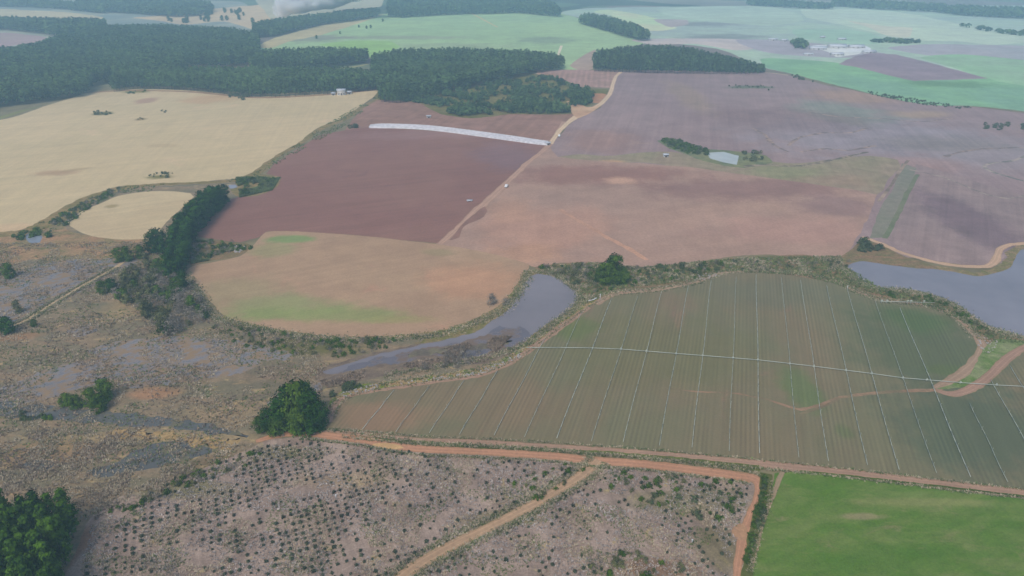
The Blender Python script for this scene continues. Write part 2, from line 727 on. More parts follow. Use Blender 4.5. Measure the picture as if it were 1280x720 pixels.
# plain beyond the surveyed fields: patchwork of farmland, some green, some bare, some straw
M = NT('farmland_plain')
vor = M.n('ShaderNodeTexVoronoi')
vor.feature = 'F1'
vor.distance = 'MANHATTAN'
M.link(M.mapped(0.5, (1 / 420, 1 / 260, 1)), vor.inputs['Vector'])
vor.inputs['Scale'].default_value = 1
sep = M.n('ShaderNodeSeparateColor')
M.link(vor.outputs['Color'], sep.inputs[0])
cr = M.n('ShaderNodeValToRGB')
cr.color_ramp.interpolation = 'CONSTANT'
els = [(0, (0.16, 0.22, 0.11)), (0.2, (0.23, 0.19, 0.15)), (0.4, (0.30, 0.28, 0.19)), (0.6, (0.12, 0.19, 0.09)), (0.78, (0.25, 0.24, 0.18)), (0.9, (0.06, 0.085, 0.045))]
while len(cr.color_ramp.elements) < len(els):
    cr.color_ramp.elements.new(0.5)
for e, (p, c) in zip(cr.color_ramp.elements, els):
    e.position = p
    e.color = (*c, 1)
M.link(sep.outputs[0], cr.inputs[0])
far = M.scale(cr.outputs[0], M.around(M.noise(150, 5, 0.6), 0.3))
near = M.mix(M.ramp(M.noise(20, 5, 0.65), 0.35, 0.65), grass_c, tuple(x * 0.7 for x in grass_c))
sx = M.n('ShaderNodeSeparateXYZ')
M.link(M.pos, sx.inputs[0])
dist = M.n('ShaderNodeVectorMath', operation='LENGTH')
M.link(M.pos, dist.inputs[0])
m_ground = M.done(M.mix(M.ramp(dist.outputs['Value'], 950, 1100), near, far), M.noise(0.8, 3, 0.7), 0.3, 0.2)
gv, gf = [], []
N = 24
for j in range(N + 1):
    for i in range(N + 1):
        gv.append((-S + 2 * S * i / N, -S + 2 * S * j / N, 0))
for j in range(N):
    for i in range(N):
        a = j * (N + 1) + i
        gf.append((a, a + 1, a + N + 2, a + N + 1))
put('ground', gv, gf, m_ground, kind='structure')

# ---------- far fields (hazy belt at the top of the photo)
def far_field(name, pts, c, c2=None, py=None, big=220, smooth=True, vp=900, **kw):
    py = py if py is not None else sum(p[1] for p in pts) / len(pts)
    py = max(py, 2)
    if py < 70:
        c = tuple(v + d_ for v, d_ in zip(c, (7, 10, 8)))
        c2 = tuple(v + d_ for v, d_ in zip(c2, (7, 10, 8))) if c2 else None
    a = alb(c, py)
    b = alb(c2, py) if c2 else tuple(x * 0.85 for x in a)
    return sheet(name, pts, soil(name + '_soil', a, b, big=big, med=40, fine=7, amps=(0.14, 0.10), vp=vp, **kw), amp=2.0, smooth=smooth, step=6)


far_field('pasture_field', [(-300, 45), (-300, 2), (300, 2), (330, 30), (320, 48), (150, 60)], (150, 165, 170), (125, 150, 165))
far_field('straw_field', [(-300, 14), (0, 11), (40, 13), (90, 16), (130, 22), (110, 26), (40, 26), (0, 22), (-300, 22)], (178, 183, 175))
far_field('straw_field', [(25, 3), (90, 5), (92, 8), (60, 8)], (165, 165, 178))
far_field('straw_field', [(165, 22), (195, 20), (245, 13), (300, 8), (350, 5), (420, 8), (380, 22), (330, 38), (280, 27), (230, 31), (200, 26)], (182, 178, 170), (170, 172, 172))
far_field('straw_field', [(320, 0), (420, -2), (480, 0), (478, 8), (440, 12), (380, 22), (340, 24), (330, 12)], (165, 178, 180))
far_field('ploughed_field', [(-300, 42), (0, 41), (30, 43), (59, 47), (45, 53), (20, 56), (0, 60), (-300, 70)], (158, 150, 168), (150, 150, 160))
far_field('bare_field', [(228, 84), (240, 77), (300, 76), (320, 80), (305, 84), (250, 85)], (155, 150, 150))
far_field('green_field', [(318, 60), (350, 50), (400, 38), (445, 28), (470, 18), (520, 17), (640, 13), (700, 16), (745, 30), (800, 48), (806, 54), (770, 62), (742, 72), (735, 90), (690, 90), (640, 80), (560, 72), (470, 72), (400, 66), (330, 66)],
          (150, 182, 160), (143, 175, 158), patches=[((0.30, 0.30, 0.2), 560, 58, 90, 5, .4, 0), ((0.28, 0.27, 0.19), 385, 48, 60, 5, .8, .3), ((0.18, 0.21, 0.16), 680, 50, 40, 5, .5, 0), ((0.30, 0.27, 0.2), 500, 47, 100, 2.5, .5, 0)])
far_field('straw_field', [(322, 58), (345, 47), (400, 32), (450, 22), (480, 18), (440, 32), (400, 44), (360, 52), (340, 60)], (170, 172, 160))
far_field('green_field', [(400, 56), (440, 51), (490, 52), (500, 58), (480, 68), (465, 72), (440, 62)], (142, 182, 142))
far_field('bare_field', [(712, 82), (725, 72), (745, 62), (742, 86), (725, 88)], (170, 165, 165))
far_field('pasture_field', [(700, 16), (740, 10), (1000, 8), (1500, 20), (1500, 160), (1280, 136), (1100, 110), (960, 86), (900, 62), (820, 52), (806, 50), (770, 33), (740, 25)], (158, 185, 180), (150, 172, 180),
          patches=[((0.2, 0.2, 0.2), 870, 30, 60, 3, .6, 0), ((0.2, 0.2, 0.2), 905, 46, 60, 4, .6, 0)])
far_field('straw_field', [(742, 15), (760, 12), (800, 18), (830, 26), (845, 35), (820, 39), (780, 36), (752, 28), (765, 20)], (168, 198, 182), (180, 195, 185))
far_field('bare_field', [(818, 24), (860, 25), (862, 30), (840, 34), (822, 28)], (160, 165, 180))
far_field('pasture_field', [(820, 12), (880, 8), (960, 8), (1000, 18), (1005, 26), (960, 32), (880, 26), (830, 18)], (162, 190, 192))
far_field('straw_field', [(1000, 12), (1060, 11), (1130, 16), (1180, 26), (1240, 38), (1300, 50), (1240, 56), (1200, 52), (1140, 50), (1110, 44), (1060, 33), (1010, 22)], (172, 196, 192), (165, 188, 190))
far_field('straw_field', [(1060, 26), (1110, 33), (1140, 35), (1138, 46), (1110, 45), (1080, 32)], (182, 192, 190))
far_field('green_field', [(990, 37), (1060, 37), (1090, 42), (1110, 52), (1070, 56), (1000, 47)], (150, 185, 180))
far_field('ploughed_field', [(1110, 60), (1180, 55), (1500, 66), (1500, 95), (1280, 80), (1180, 72)], (165, 172, 188), (155, 170, 185))
far_field('bare_field', [(790, 50), (850, 48), (940, 50), (945, 60), (920, 63), (870, 55), (820, 56)], (180, 180, 188), (168, 172, 186))
far_field('ploughed_field', [(920, 50), (1000, 52), (1110, 68), (1050, 72), (960, 66)], (160, 165, 185))
far_field('green_field', [(950, 74), (975, 73), (1050, 79), (1110, 94), (1150, 100), (1220, 98), (1300, 100), (1500, 120), (1500, 165), (1280, 139), (1220, 133), (1160, 131), (1110, 122), (1060, 110), (1000, 95), (980, 90), (955, 84)],
          (135, 182, 155), (128, 170, 160), patches=[((0.13, 0.25, 0.09), 1180, 105, 60, 5, .6, 0)])
far_field('green_field', [(1150, 72), (1200, 68), (1280, 75), (1500, 95), (1500, 120), (1290, 108), (1240, 100), (1190, 84)], (145, 188, 165), (150, 182, 170))
far_field('ploughed_field', [(1048, 80), (1070, 70), (1090, 66), (1120, 68), (1160, 78), (1235, 98), (1180, 100), (1140, 101), (1110, 94), (1070, 84)], (150, 148, 165), (138, 138, 158), smooth=False)
far_field('bare_field', [(1015, 57), (1075, 56), (1090, 61), (1070, 68), (1045, 71), (1035, 65)], (222, 227, 232), (200, 206, 216))

# ---------- mid-distance soils
sheet('bare_field', [(430, 165), (460, 130), (470, 124), (500, 122), (560, 128), (700, 132), (740, 125), (700, 160), (688, 178), (640, 176), (560, 164), (470, 158)],
      soil('pink_grey_soil', alb((150, 132, 133), 150), alb((140, 125, 125), 150), big=60, med=12, stripes=[(900, 6, .10, True)]), amp=1.5, z=None)
brown_up = soil('brown_grey_soil', alb((143, 136, 146), 150), alb((148, 141, 150), 150), alb((154, 145, 149), 150), big=120, med=25, fine=2, amps=(0.12, 0.12),
                stripes=[(880, 9, .07, True), (880, 3, .05, True)],
                patches=[(alb((146, 147, 161), 165), 1080, 168, 170, 30, .85, 0), (alb((146, 146, 158), 190), 1240, 190, 110, 26, .7, 0), (alb((132, 148, 148), 150), 1050, 140, 60, 16, .8, 0), (alb((165, 150, 142), 130), 1070, 120, 60, 10, .6, 0), (alb((128, 122, 132), 150), 980, 150, 110, 18, .6, 0),
                         (alb((165, 155, 140), 145), 1150, 143, 40, 5, .5, 0), (alb((130, 132, 138), 170), 1180, 180, 90, 12, .6, 0), (alb((160, 140, 142), 190), 1150, 205, 60, 10, .5, 0),
                         (alb((108, 128, 125), 108), 940, 109, 38, 2.0, .9, 0), (alb((155, 150, 138), 120), 860, 120, 22, 22, .35, 0), (alb((152, 134, 134), 170), 750, 175, 50, 16, .6, 0)])
sheet('ploughed_field', [(775, 89), (860, 88), (960, 91), (985, 94), (1030, 106), (1080, 116), (1120, 125), (1160, 131), (1220, 134), (1285, 142), (1600, 180), (1600, 420), (1280, 330), (1100, 320), (690, 300), (680, 190), (718, 150), (750, 135), (765, 110)], brown_up, amp=2, smooth=False)
sheet('stubble_field', [(668, 88), (700, 87), (775, 88), (768, 100), (762, 110), (720, 108), (690, 102)],
      soil('vineyard_soil', alb((165, 150, 155), 98), alb((150, 140, 142), 98), big=40, med=8, stripes=[(760, 7, .14, False), (760, 4, .08, True)]), amp=1.5, smooth=False)
sheet('bare_ground', [(668, 98), (672, 88), (676, 90), (675, 98)], soil('pale_dirt', alb((190, 178, 168), 95), alb((175, 160, 155), 95)), amp=1)
scrub_far = soil('bushland_ground', alb((108, 121, 106), 130), alb((124, 130, 115), 130), alb((98, 117, 104), 130), big=25, med=6, fine=1.5, amps=(.25, .2))
sheet('scrubland', [(470, 124), (478, 110), (560, 100), (640, 88), (690, 98), (720, 110), (760, 112), (752, 122), (742, 130), (725, 138), (708, 143), (640, 143), (590, 148), (550, 142), (520, 128)], scrub_far, amp=2)
sheet('bare_ground', [(735, 118), (755, 117), (762, 120), (755, 128), (740, 128)], soil('red_dirt', alb((175, 140, 125), 120), alb((160, 140, 132), 120)), amp=1)

# olive grass strip across the brown land with the pond
sheet('grass_strip', [(690, 198), (720, 193), (760, 195), (810, 190), (840, 190), (870, 195), (940, 200), (1000, 204), (1080, 195), (1122, 200), (1125, 210), (1108, 228), (1095, 243), (1050, 236), (1000, 232), (940, 226), (880, 222), (830, 206), (780, 203), (740, 205), (700, 204)],
      soil('olive_pasture', alb((148, 141, 134), 215), alb((141, 142, 129), 215), alb((158, 147, 139), 215), big=50, med=10, stripes=[(900, 5, .08, True)],
           patches=[(alb((136, 145, 125), 215), 980, 216, 60, 10, .7, 0), (alb((178, 155, 135), 203), 765, 203, 20, 3, .8, 0), (alb((150, 138, 130), 225), 1050, 226, 60, 8, .7, 0)]), amp=1.5)
sheet('grass_strip', [(822, 176), (850, 178), (880, 186), (905, 188), (930, 190), (960, 195), (965, 203), (930, 210), (900, 206), (870, 198), (840, 186)],
      soil('pond_meadow', alb((110, 128, 118), 190), alb((128, 138, 120), 190), big=20, med=5, amps=(.2, .2)), amp=2)

mid_pink = soil('red_brown_soil', alb((165, 144, 138), 270), alb((158, 140, 136), 270), big=160, med=22, fine=1.6, amps=(0.10, 0.12), stretch=0.35,
                stripes=[(700, 5, .03, True), (2600, 9, .045, True)],
                patches=[(alb((140, 118, 120), 222), 740, 218, 130, 14, .8, 0), (alb((136, 118, 122), 232), 940, 236, 150, 14, .75, 0.1), (alb((132, 118, 126), 248), 1050, 258, 60, 14, .6, 0),
                         (alb((175, 145, 136), 285), 680, 285, 90, 34, .65, 0), (alb((172, 144, 140), 285), 1000, 288, 120, 20, .6, 0), (alb((175, 145, 130), 320), 660, 318, 50, 14, .7, 0),
                         (alb((192, 165, 152), 226), 775, 226, 22, 5, .7, 0), (alb((178, 150, 138), 222), 640, 262, 30, 16, .4, 0)])
sheet('ploughed_field', [(696, 196), (740, 201), (800, 204), (870, 210), (920, 217), (1000, 228), (1060, 236), (1096, 243), (1090, 265), (1072, 295), (1058, 320), (1000, 322), (960, 318), (920, 320), (880, 325), (840, 331), (800, 334), (750, 328), (700, 328), (668, 334), (640, 325), (600, 314), (545, 306), (600, 255), (660, 205), (688, 185)], mid_pink, amp=1.2, smooth=False)
# faint old track in it
ribbon('dirt_track', [(700, 262), (730, 280), (765, 300), (790, 313), (808, 325)], 3.0, soil('faint_track', alb((186, 154, 140), 295), alb((172, 144, 134), 295)), amp=1.2)

# right-hand field with dark streaks and the green waterway beside it
sheet('ploughed_field', [(1146, 205), (1180, 215), (1230, 230), (1280, 245), (1600, 290), (1600, 340), (1270, 312), (1240, 332), (1215, 334), (1160, 325), (1105, 298), (1125, 250)],
      soil('grey_brown_soil', alb((147, 136, 141), 260), alb((141, 132, 138), 260), big=90, med=18, stripes=[(1215, 5, .09, True), (1215, 1.8, .05, True)],
           patches=[(alb((120, 112, 124), 270), 1215, 275, 42, 48, .85, 0), (alb((126, 118, 128), 290), 1250, 300, 40, 20, .5, 0)]), amp=1.5, smooth=False)
sheet('grass_strip', [(1128, 204), (1146, 210), (1140, 228), (1122, 262), (1106, 297), (1086, 298), (1100, 262), (1118, 232)],
      soil('waterway_grass', alb((134, 136, 134), 250), alb((126, 133, 128), 250), big=30, med=6, amps=(.12, .12)), amp=.8, smooth=False)
ribbon('grass_strip', [(1147, 218), (1136, 238), (1120, 272), (1106, 298)], 3.0, soil('waterway_rim', alb((112, 126, 114), 255), alb((122, 130, 120), 255)), amp=1)
ribbon('dirt_track', [(1135, 200), (1126, 212), (1112, 235), (1098, 252)], 2.2, soil('waterway_track', alb((168, 155, 148), 225), alb((110, 112, 115), 225)), amp=.8)
ribbon('dirt_track', [(1137, 212), (1180, 222), (1230, 242), (1262, 248), (1300, 240)], 2.2, soil('contour_bank', alb((165, 158, 155), 235), alb((128, 126, 130), 235), t=(.4, .6), big=12), amp=1)
ribbon('dirt_track', [(1300, 185), (1270, 200), (1240, 204), (1230, 208), (1244, 216), (1300, 232)], 3, soil('contour_bank_soil', alb((165, 160, 160), 205), alb((112, 122, 124), 205), t=(.4, .6), big=10), amp=1)

for pts_, wd_ in (([(985, 182), (1000, 172), (1030, 166), (1060, 166), (1085, 160)], 3), ([(1010, 140), (1050, 146), (1100, 148), (1150, 152), (1190, 148)], 3), ([(1000, 190), (1030, 186), (1060, 188), (1095, 182)], 3), ([(1180, 196), (1200, 190), (1230, 186), (1290, 184)], 3), ([(940, 160), (955, 168), (965, 180), (985, 190)], 3)):
    ribbon('grass_verge', pts_, wd_, soil('old_contour', alb((160, 150, 150), 170), alb((124, 124, 130), 170), big=10, t=(.42, .58)), amp=2)

# ---------- straw fields on the left
straw = soil('straw_stubble', alb((190, 180, 158), 190), alb((184, 176, 154), 190), alb((195, 181, 161), 190), big=120, med=20, fine=1.5, amps=(0.06, 0.08),
             stripes=[(2600, 7, .05, True), (500, 4, .04, True)],
             patches=[(alb((168, 150, 134), 215), 72, 216, 34, 4, .8, 0), (alb((165, 150, 145), 125), 182, 126, 14, 4, .9, 0), (alb((165, 152, 132), 200), 205, 182, 25, 2.5, .4, 0),
                      (alb((175, 155, 140), 118), 262, 124, 34, 6, .6, 0), (alb((196, 172, 150), 285), 20, 285, 60, 6, .5, 0), (alb((128, 134, 112), 114), 172, 114, 18, 2.5, .95, 0), (alb((118, 122, 98), 220), 201, 221, 20, 3.2, .95, 0), (alb((112, 120, 105), 141), 128, 142, 13, 2.6, .95, 0), (alb((130, 122, 108), 148), 176, 149, 7, 1.8, .8, 0), (alb((160, 148, 130), 215), 95, 212, 20, 2, .6, 0.5)])
sheet('stubble_field', [(-350, 220), (-150, 165), (0, 150), (28, 143), (55, 133), (85, 124), (110, 116), (160, 112), (230, 113), (320, 121), (400, 117), (472, 113), (468, 120), (450, 133), (430, 148), (400, 160), (377, 177), (345, 196), (318, 218), (290, 227), (240, 229), (190, 231), (150, 234), (125, 241), (100, 251), (70, 271), (45, 284), (25, 290), (0, 292), (-350, 330)], straw, amp=1.5)
ribbon('grass_verge', [(-80, 166), (0, 147), (30, 138), (50, 133)], [14, 10, 6, 2], soil('field_corner_grass', alb((120, 138, 118), 142), alb((130, 138, 115), 142)), amp=2)
marsh_brown = soil('reddish_grass', alb((158, 135, 118), 300), alb((132, 128, 110), 300), alb((112, 118, 98), 300), big=18, med=4, fine=1, amps=(.2, .25), stretch=.5, t3=(.55, .68))
K = [(-500, 300), (0, 292), (60, 274), (100, 250), (150, 233), (240, 228), (310, 222), (322, 226), (300, 246), (262, 268), (243, 290), (255, 305), (235, 345), (265, 400), (340, 412), (440, 419), (500, 418), (560, 410), (600, 395), (650, 352), (672, 340), (730, 385), (640, 455), (440, 495), (410, 530), (350, 560), (240, 610), (120, 660), (100, 760), (-500, 900)]
marsh = soil('marsh_ground', alb((138, 127, 114), 440), alb((120, 119, 108), 440), alb((162, 147, 121), 440), big=22, med=4, fine=.9, amps=(.16, .20), stretch=.45, t=(.4, .6), t3=(.56, .68),
             patches=[(alb((160, 128, 108), 490), 190, 492, 36, 8, .75, 0), (alb((125, 132, 96), 450), 240, 450, 50, 8, .6, 0), (alb((154, 139, 119), 510), 280, 515, 60, 12, .6, 0),
                      (alb((150, 122, 110), 470), 42, 474, 16, 6, .8, 0), (alb((152, 139, 117), 400), 165, 385, 34, 20, .6, -.6), (alb((157, 143, 118), 545), 170, 547, 150, 8, .75, 0),
                      (alb((102, 108, 84), 425), 390, 432, 70, 14, .85, 0), (alb((150, 120, 100), 425), 20, 422, 30, 6, .6, .3), (alb((112, 106, 100), 520), 350, 470, 60, 25, .4, 0),
                      (alb((142, 122, 100), 590), 60, 565, 90, 16, .6, 0), (alb((112, 100, 86), 590), 280, 580, 50, 12, .6, 0)])
sheet('marsh', K, marsh, amp=2)
sheet('marsh', [(-500, 305), (0, 293), (40, 288), (75, 280), (90, 290), (130, 297), (186, 300), (190, 318), (150, 326), (90, 330), (40, 325), (0, 335), (-500, 400)], marsh_brown, amp=1.5)
verge = soil('rank_grass', alb((122, 122, 100), 260), alb((142, 132, 112), 260), alb((98, 112, 88), 260), big=10, med=3, fine=.8, amps=(.22, .25))
ribbon('grass_verge', [(-60, 300), (0, 293), (30, 290), (60, 279), (90, 262), (112, 249), (150, 236), (190, 231), (240, 229), (290, 226), (318, 218), (345, 197), (377, 178), (402, 160), (430, 149), (450, 136), (470, 124)], [9, 9, 10, 14, 17, 14, 10, 6, 5, 7, 9, 5, 5, 8, 9, 6, 4], verge, amp=2)
sheet('stubble_field', [(83, 278), (92, 271), (108, 261), (127, 254), (148, 245), (178, 240), (210, 239), (238, 242), (243, 246), (225, 262), (208, 278), (196, 294), (186, 299), (150, 299), (120, 296), (100, 290)],
      soil('short_straw', alb((189, 178, 154), 265), alb((182, 170, 148), 265), big=60, med=12, fine=1.2, amps=(.06, .09), stripes=[(2600, 4, .06, True)], patches=[(alb((150, 142, 118), 258), 140, 258, 9, 3, .8, 0)]), amp=.8)

# ---------- dark ploughed field and the fallow field beneath it
dark_soil = soil('dark_tilled_soil', alb((134, 113, 116), 235), alb((139, 118, 119), 235), alb((129, 112, 118), 200), big=90, med=20, fine=1.3, amps=(0.06, 0.10),
                 stripes=[(2600, 10, .05, True), (3500, 3.0, .05, True)], patches=[(alb((128, 120, 134), 175), 640, 196, 50, 20, .6, .5), (alb((150, 134, 140), 170), 540, 168, 120, 6, .5, .1)])
sheet('ploughed_field', [(243, 284), (258, 271), (285, 251), (300, 246), (322, 245), (345, 235), (352, 222), (333, 217), (345, 203), (372, 186), (400, 169), (430, 163), (462, 159), (520, 162), (570, 166), (620, 172), (684, 182), (660, 203), (630, 232), (600, 260), (575, 283), (550, 305), (500, 300), (440, 294), (400, 291), (360, 290), (335, 289), (322, 297), (300, 303), (275, 300), (250, 296), (241, 290)], dark_soil, amp=.8, smooth=False)
ribbon('dirt_track', [(705, 152), (686, 182), (660, 203), (630, 232), (600, 260), (575, 283), (550, 305)], [5, 5, 4.5, 6, 7, 5, 4], trackmat('field_edge_track', alb((172, 150, 142), 240), alb((150, 128, 124), 240)), amp=1.2)
sheet('bare_ground', [(562, 300), (575, 285), (592, 268), (607, 258), (610, 264), (600, 274), (580, 284), (574, 296)], soil('damp_soil', alb((136, 116, 116), 280), alb((142, 120, 118), 280)), amp=1)
fallow = soil('fallow_soil', alb((166, 146, 130), 350), alb((160, 140, 126), 350), alb((172, 144, 130), 350), big=70, med=12, fine=1.1, amps=(.08, .10), stripes=[(2600, 4, .05, True)],
              patches=[(alb((136, 149, 114), 385), 350, 384, 85, 17, .75, 0), (alb((132, 148, 108), 395), 400, 393, 125, 11, .75, 0), (alb((148, 146, 122), 370), 300, 362, 60, 22, .5, 0), (alb((122, 150, 112), 300), 362, 299, 34, 5, .85, 0), (alb((140, 148, 118), 315), 340, 313, 30, 9, .55, 0), (alb((150, 152, 112), 396), 500, 400, 50, 5, .5, 0),
                       (alb((180, 146, 128), 340), 590, 350, 66, 24, .7, 0), (alb((142, 140, 118), 325), 545, 315, 24, 5, .5, 0)])
sheet('fallow_field', [(333, 290), (365, 289), (400, 291), (470, 297), (550, 306), (600, 314), (640, 324), (661, 331), (656, 345), (645, 362), (632, 378), (612, 390), (590, 402), (560, 411), (530, 416), (500, 419), (440, 421), (390, 419), (340, 411), (300, 402), (275, 390), (262, 376), (250, 360), (240, 352), (232, 342), (240, 333), (265, 328), (300, 320), (314, 310), (322, 300)], fallow, amp=.8)
ribbon('grass_verge', [(265, 392), (300, 404), (350, 415), (400, 421), (450, 423), (510, 421), (560, 414), (600, 400), (630, 384), (648, 362), (660, 338)], [3, 4, 4, 3, 3, 4, 5, 6, 6, 4, 4], soil('pond_rim_grass', alb((112, 118, 92), 400), alb((148, 134, 114), 400), alb((116, 132, 92), 400), big=7, med=2, amps=(.2, .3)), amp=1.2)
sheet('scrubland', [(288, 238), (300, 226), (325, 218), (350, 222), (346, 234), (320, 245), (296, 246)], verge, amp=1)
sheet('scrubland', [(240, 298), (262, 300), (290, 303), (312, 306), (310, 314), (290, 322), (262, 326), (240, 332), (236, 320)], soil('rank_scrub_grass', alb((120, 118, 100), 315), alb((135, 122, 108), 315), alb((150, 138, 118), 315), big=9, med=3, amps=(.2, .25)), amp=1)

# ---------- water
m_pond = watermat('pond_water', (0.235, 0.21, 0.212), 0.10, 0.08)
m_pond_weedy = watermat('shallow_pond_water', (0.17, 0.155, 0.165), 0.14, 0.08, weeds=alb((118, 110, 108), 440), wsize=16, wt=(.44, .54), wvp=2200)
m_marshwater = watermat('marsh_water', (0.23, 0.215, 0.21), 0.25, 0.2, weeds=alb((140, 126, 112), 450), wsize=3.5, wt=(.40, .60), wvp=2200)
mwater2 = watermat('ditch_water', (0.13, 0.13, 0.115), 0.2, 0.2, weeds=alb((112, 112, 100), 520), wsize=6, wt=(.5, .62), wvp=2200)
POND = [(672, 342), (690, 345), (705, 352), (718, 362), (723, 370), (718, 380), (705, 392), (690, 402), (676, 412), (655, 428), (636, 440), (612, 448), (585, 452), (560, 455), (530, 458), (500, 462), (460, 468), (430, 471), (408, 470), (402, 464), (430, 455), (460, 448), (490, 440), (520, 432), (560, 423), (592, 415), (604, 408), (618, 400), (632, 390), (645, 372), (655, 354), (664, 345)]
m_bank = soil('bank_grass', alb((112, 116, 88), 400), alb((140, 128, 108), 400), alb((96, 116, 78), 400), big=6, med=2, fine=.7, amps=(.2, .25))
ribbon('pond_bank', [(664, 343), (672, 340), (690, 343), (705, 350), (719, 361), (725, 370), (720, 381), (706, 393), (690, 404), (676, 414), (655, 430), (636, 442), (612, 450)], [6, 6, 5, 4, 3, 3, 5, 6, 7, 8, 8, 7, 6], m_bank, amp=2)
ribbon('pond_bank', [(664, 345), (655, 355), (645, 371), (632, 389), (618, 399), (600, 410), (580, 418), (550, 425), (520, 431)], [6, 6, 6, 7, 8, 8, 7, 5, 4], m_bank, amp=2)
sheet('mud_flat', [(395, 462), (430, 450), (480, 440), (520, 430), (580, 420), (640, 420), (650, 436), (610, 452), (560, 458), (500, 466), (450, 478), (405, 484)],
      soil('pond_mud', alb((112, 106, 104), 445), alb((128, 120, 112), 445), alb((102, 104, 92), 445), big=9, med=3, fine=.8, amps=(.15, .2), stretch=.5), amp=2.5)
sheet('water', [(672, 342), (690, 345), (705, 352), (718, 362), (723, 370), (718, 380), (705, 392), (690, 402), (676, 412), (660, 422), (640, 430), (612, 440), (585, 441), (560, 440), (530, 446), (500, 450), (470, 454), (440, 462), (410, 468), (402, 464), (430, 455), (460, 448), (490, 440), (520, 432), (560, 423), (592, 415), (604, 408), (618, 400), (632, 390), (645, 372), (655, 354), (664, 345)], m_pond, amp=1.6)
sheet('water', [(600, 418), (618, 410), (640, 412), (655, 408), (664, 416), (640, 434), (600, 445), (540, 450), (480, 458), (420, 466), (440, 456), (490, 446), (530, 434), (570, 428)], m_pond_weedy, amp=4)
ribbon('mud_flat', [(640, 426), (600, 434), (570, 436), (540, 440), (510, 444)], [2, 5, 4, 5, 2], soil('floating_weed', alb((120, 120, 108), 435), alb((104, 104, 104), 435), big=7, med=2), amp=3)
LAKE = [(1055, 338), (1062, 330), (1085, 324), (1110, 327), (1150, 334), (1190, 339), (1222, 345), (1248, 341), (1262, 334), (1270, 324), (1272, 314), (1290, 308), (1340, 305), (1500, 310), (1500, 480), (1350, 436), (1280, 420), (1250, 413), (1232, 406), (1215, 395), (1195, 380), (1165, 368), (1130, 361), (1100, 360), (1078, 352)]
ribbon('pond_bank', LAKE + LAKE[:1], 9, soil('lake_bank_grass', alb((118, 120, 96), 370), alb((144, 130, 114), 370), alb((100, 124, 88), 370), big=7, med=2, fine=.7, amps=(.25, .3)), amp=2.5)
sheet('water', LAKE, watermat('lake_water', (0.25, 0.235, 0.25), 0.12, 0.1), amp=1.2)
for pts in ([(20, 478), (60, 462), (130, 448), (200, 440), (260, 438), (300, 445), (330, 455), (300, 466), (230, 478), (170, 484), (130, 480), (90, 490), (40, 502), (0, 506), (-40, 500)],
            [(84, 415), (100, 408), (122, 407), (118, 414), (100, 420), (90, 420)],
            [(110, 440), (160, 425), (230, 420), (300, 428), (360, 440), (360, 452), (300, 448), (230, 440), (160, 444), (120, 450)],
            [(0, 348), (20, 340), (70, 326), (150, 322), (176, 328), (140, 344), (100, 365), (60, 385), (20, 402), (-60, 420), (-60, 350)],
            [(330, 500), (360, 490), (400, 478), (396, 500), (350, 515)]):
    sheet('water', pts, m_marshwater, amp=2.5)
ribbon('water', [(-80, 506), (0, 512), (60, 516), (110, 520), (160, 525), (220, 530), (270, 538), (310, 546)], [9, 9, 8, 7, 7, 5, 4, 2], mwater2, amp=2)
sheet('water', [(110, 590), (150, 577), (165, 562), (200, 554), (245, 558), (265, 566), (240, 575), (205, 582), (160, 592), (125, 597)], mwater2, amp=2)
sheet('water', [(28, 582), (45, 575), (70, 578), (60, 586), (40, 590)], mwater2, amp=1)
sheet('water', [(33, 293), (45, 291), (53, 296), (50, 303), (36, 303)], watermat('puddle_water', (0.26, 0.28, 0.31), .1, .05), amp=.5)
sheet('water', [(883, 191), (905, 190), (923, 195), (921, 206), (905, 203), (888, 198)], watermat('clay_pond_water', (0.52, 0.54, 0.47), .15, .05), amp=.8, smooth=False)
sheet('water', [(285, 232), (294, 231), (297, 234), (288, 236)], watermat('small_puddle_water', (0.3, 0.3, 0.32), .1, .05), amp=.3)
ribbon('grass_verge', [(930, 208), (960, 206), (985, 208), (1010, 206), (1040, 200), (1085, 190)], [4, 4, 3, 4, 4, 2], soil('ditch_grass', alb((112, 116, 116), 203), alb((150, 145, 140), 203), big=8, t=(.45, .6)), amp=2)

# causeway on the left
ribbon('dirt_track', [(-120, 470), (-40, 424), (0, 412), (30, 402), (60, 383), (95, 362), (120, 348), (145, 334), (160, 322)], [4, 4, 4, 3.2, 2.6, 2.6, 2.6, 2.6, 2], trackmat('causeway_dirt', alb((178, 162, 140), 380), alb((132, 122, 105), 380)), amp=.8)

# ---------- rank vegetation between the ponds
bank_veg = soil('bank_scrub', alb((118, 118, 100), 340), alb((136, 120, 108), 340), alb((92, 112, 80), 340), big=9, med=2.5, fine=.8, amps=(.25, .3), stretch=.5)
sheet('scrubland', [(668, 336), (690, 330), (740, 328), (790, 333), (830, 333), (880, 327), (930, 321), (1000, 319), (1050, 320), (1078, 300), (1090, 300), (1130, 320), (1170, 334), (1150, 336), (1105, 330), (1075, 326), (1058, 334), (1076, 352), (1110, 362), (1160, 370), (1190, 382), (1215, 400), (1240, 414), (1300, 430), (1300, 440), (1270, 432), (1240, 430), (1225, 420), (1205, 400), (1180, 388), (1150, 380), (1100, 376), (1060, 362), (1020, 350), (960, 340), (905, 340), (880, 350), (830, 358), (770, 362), (745, 374), (728, 380), (722, 362), (700, 348)], bank_veg, amp=1.2)

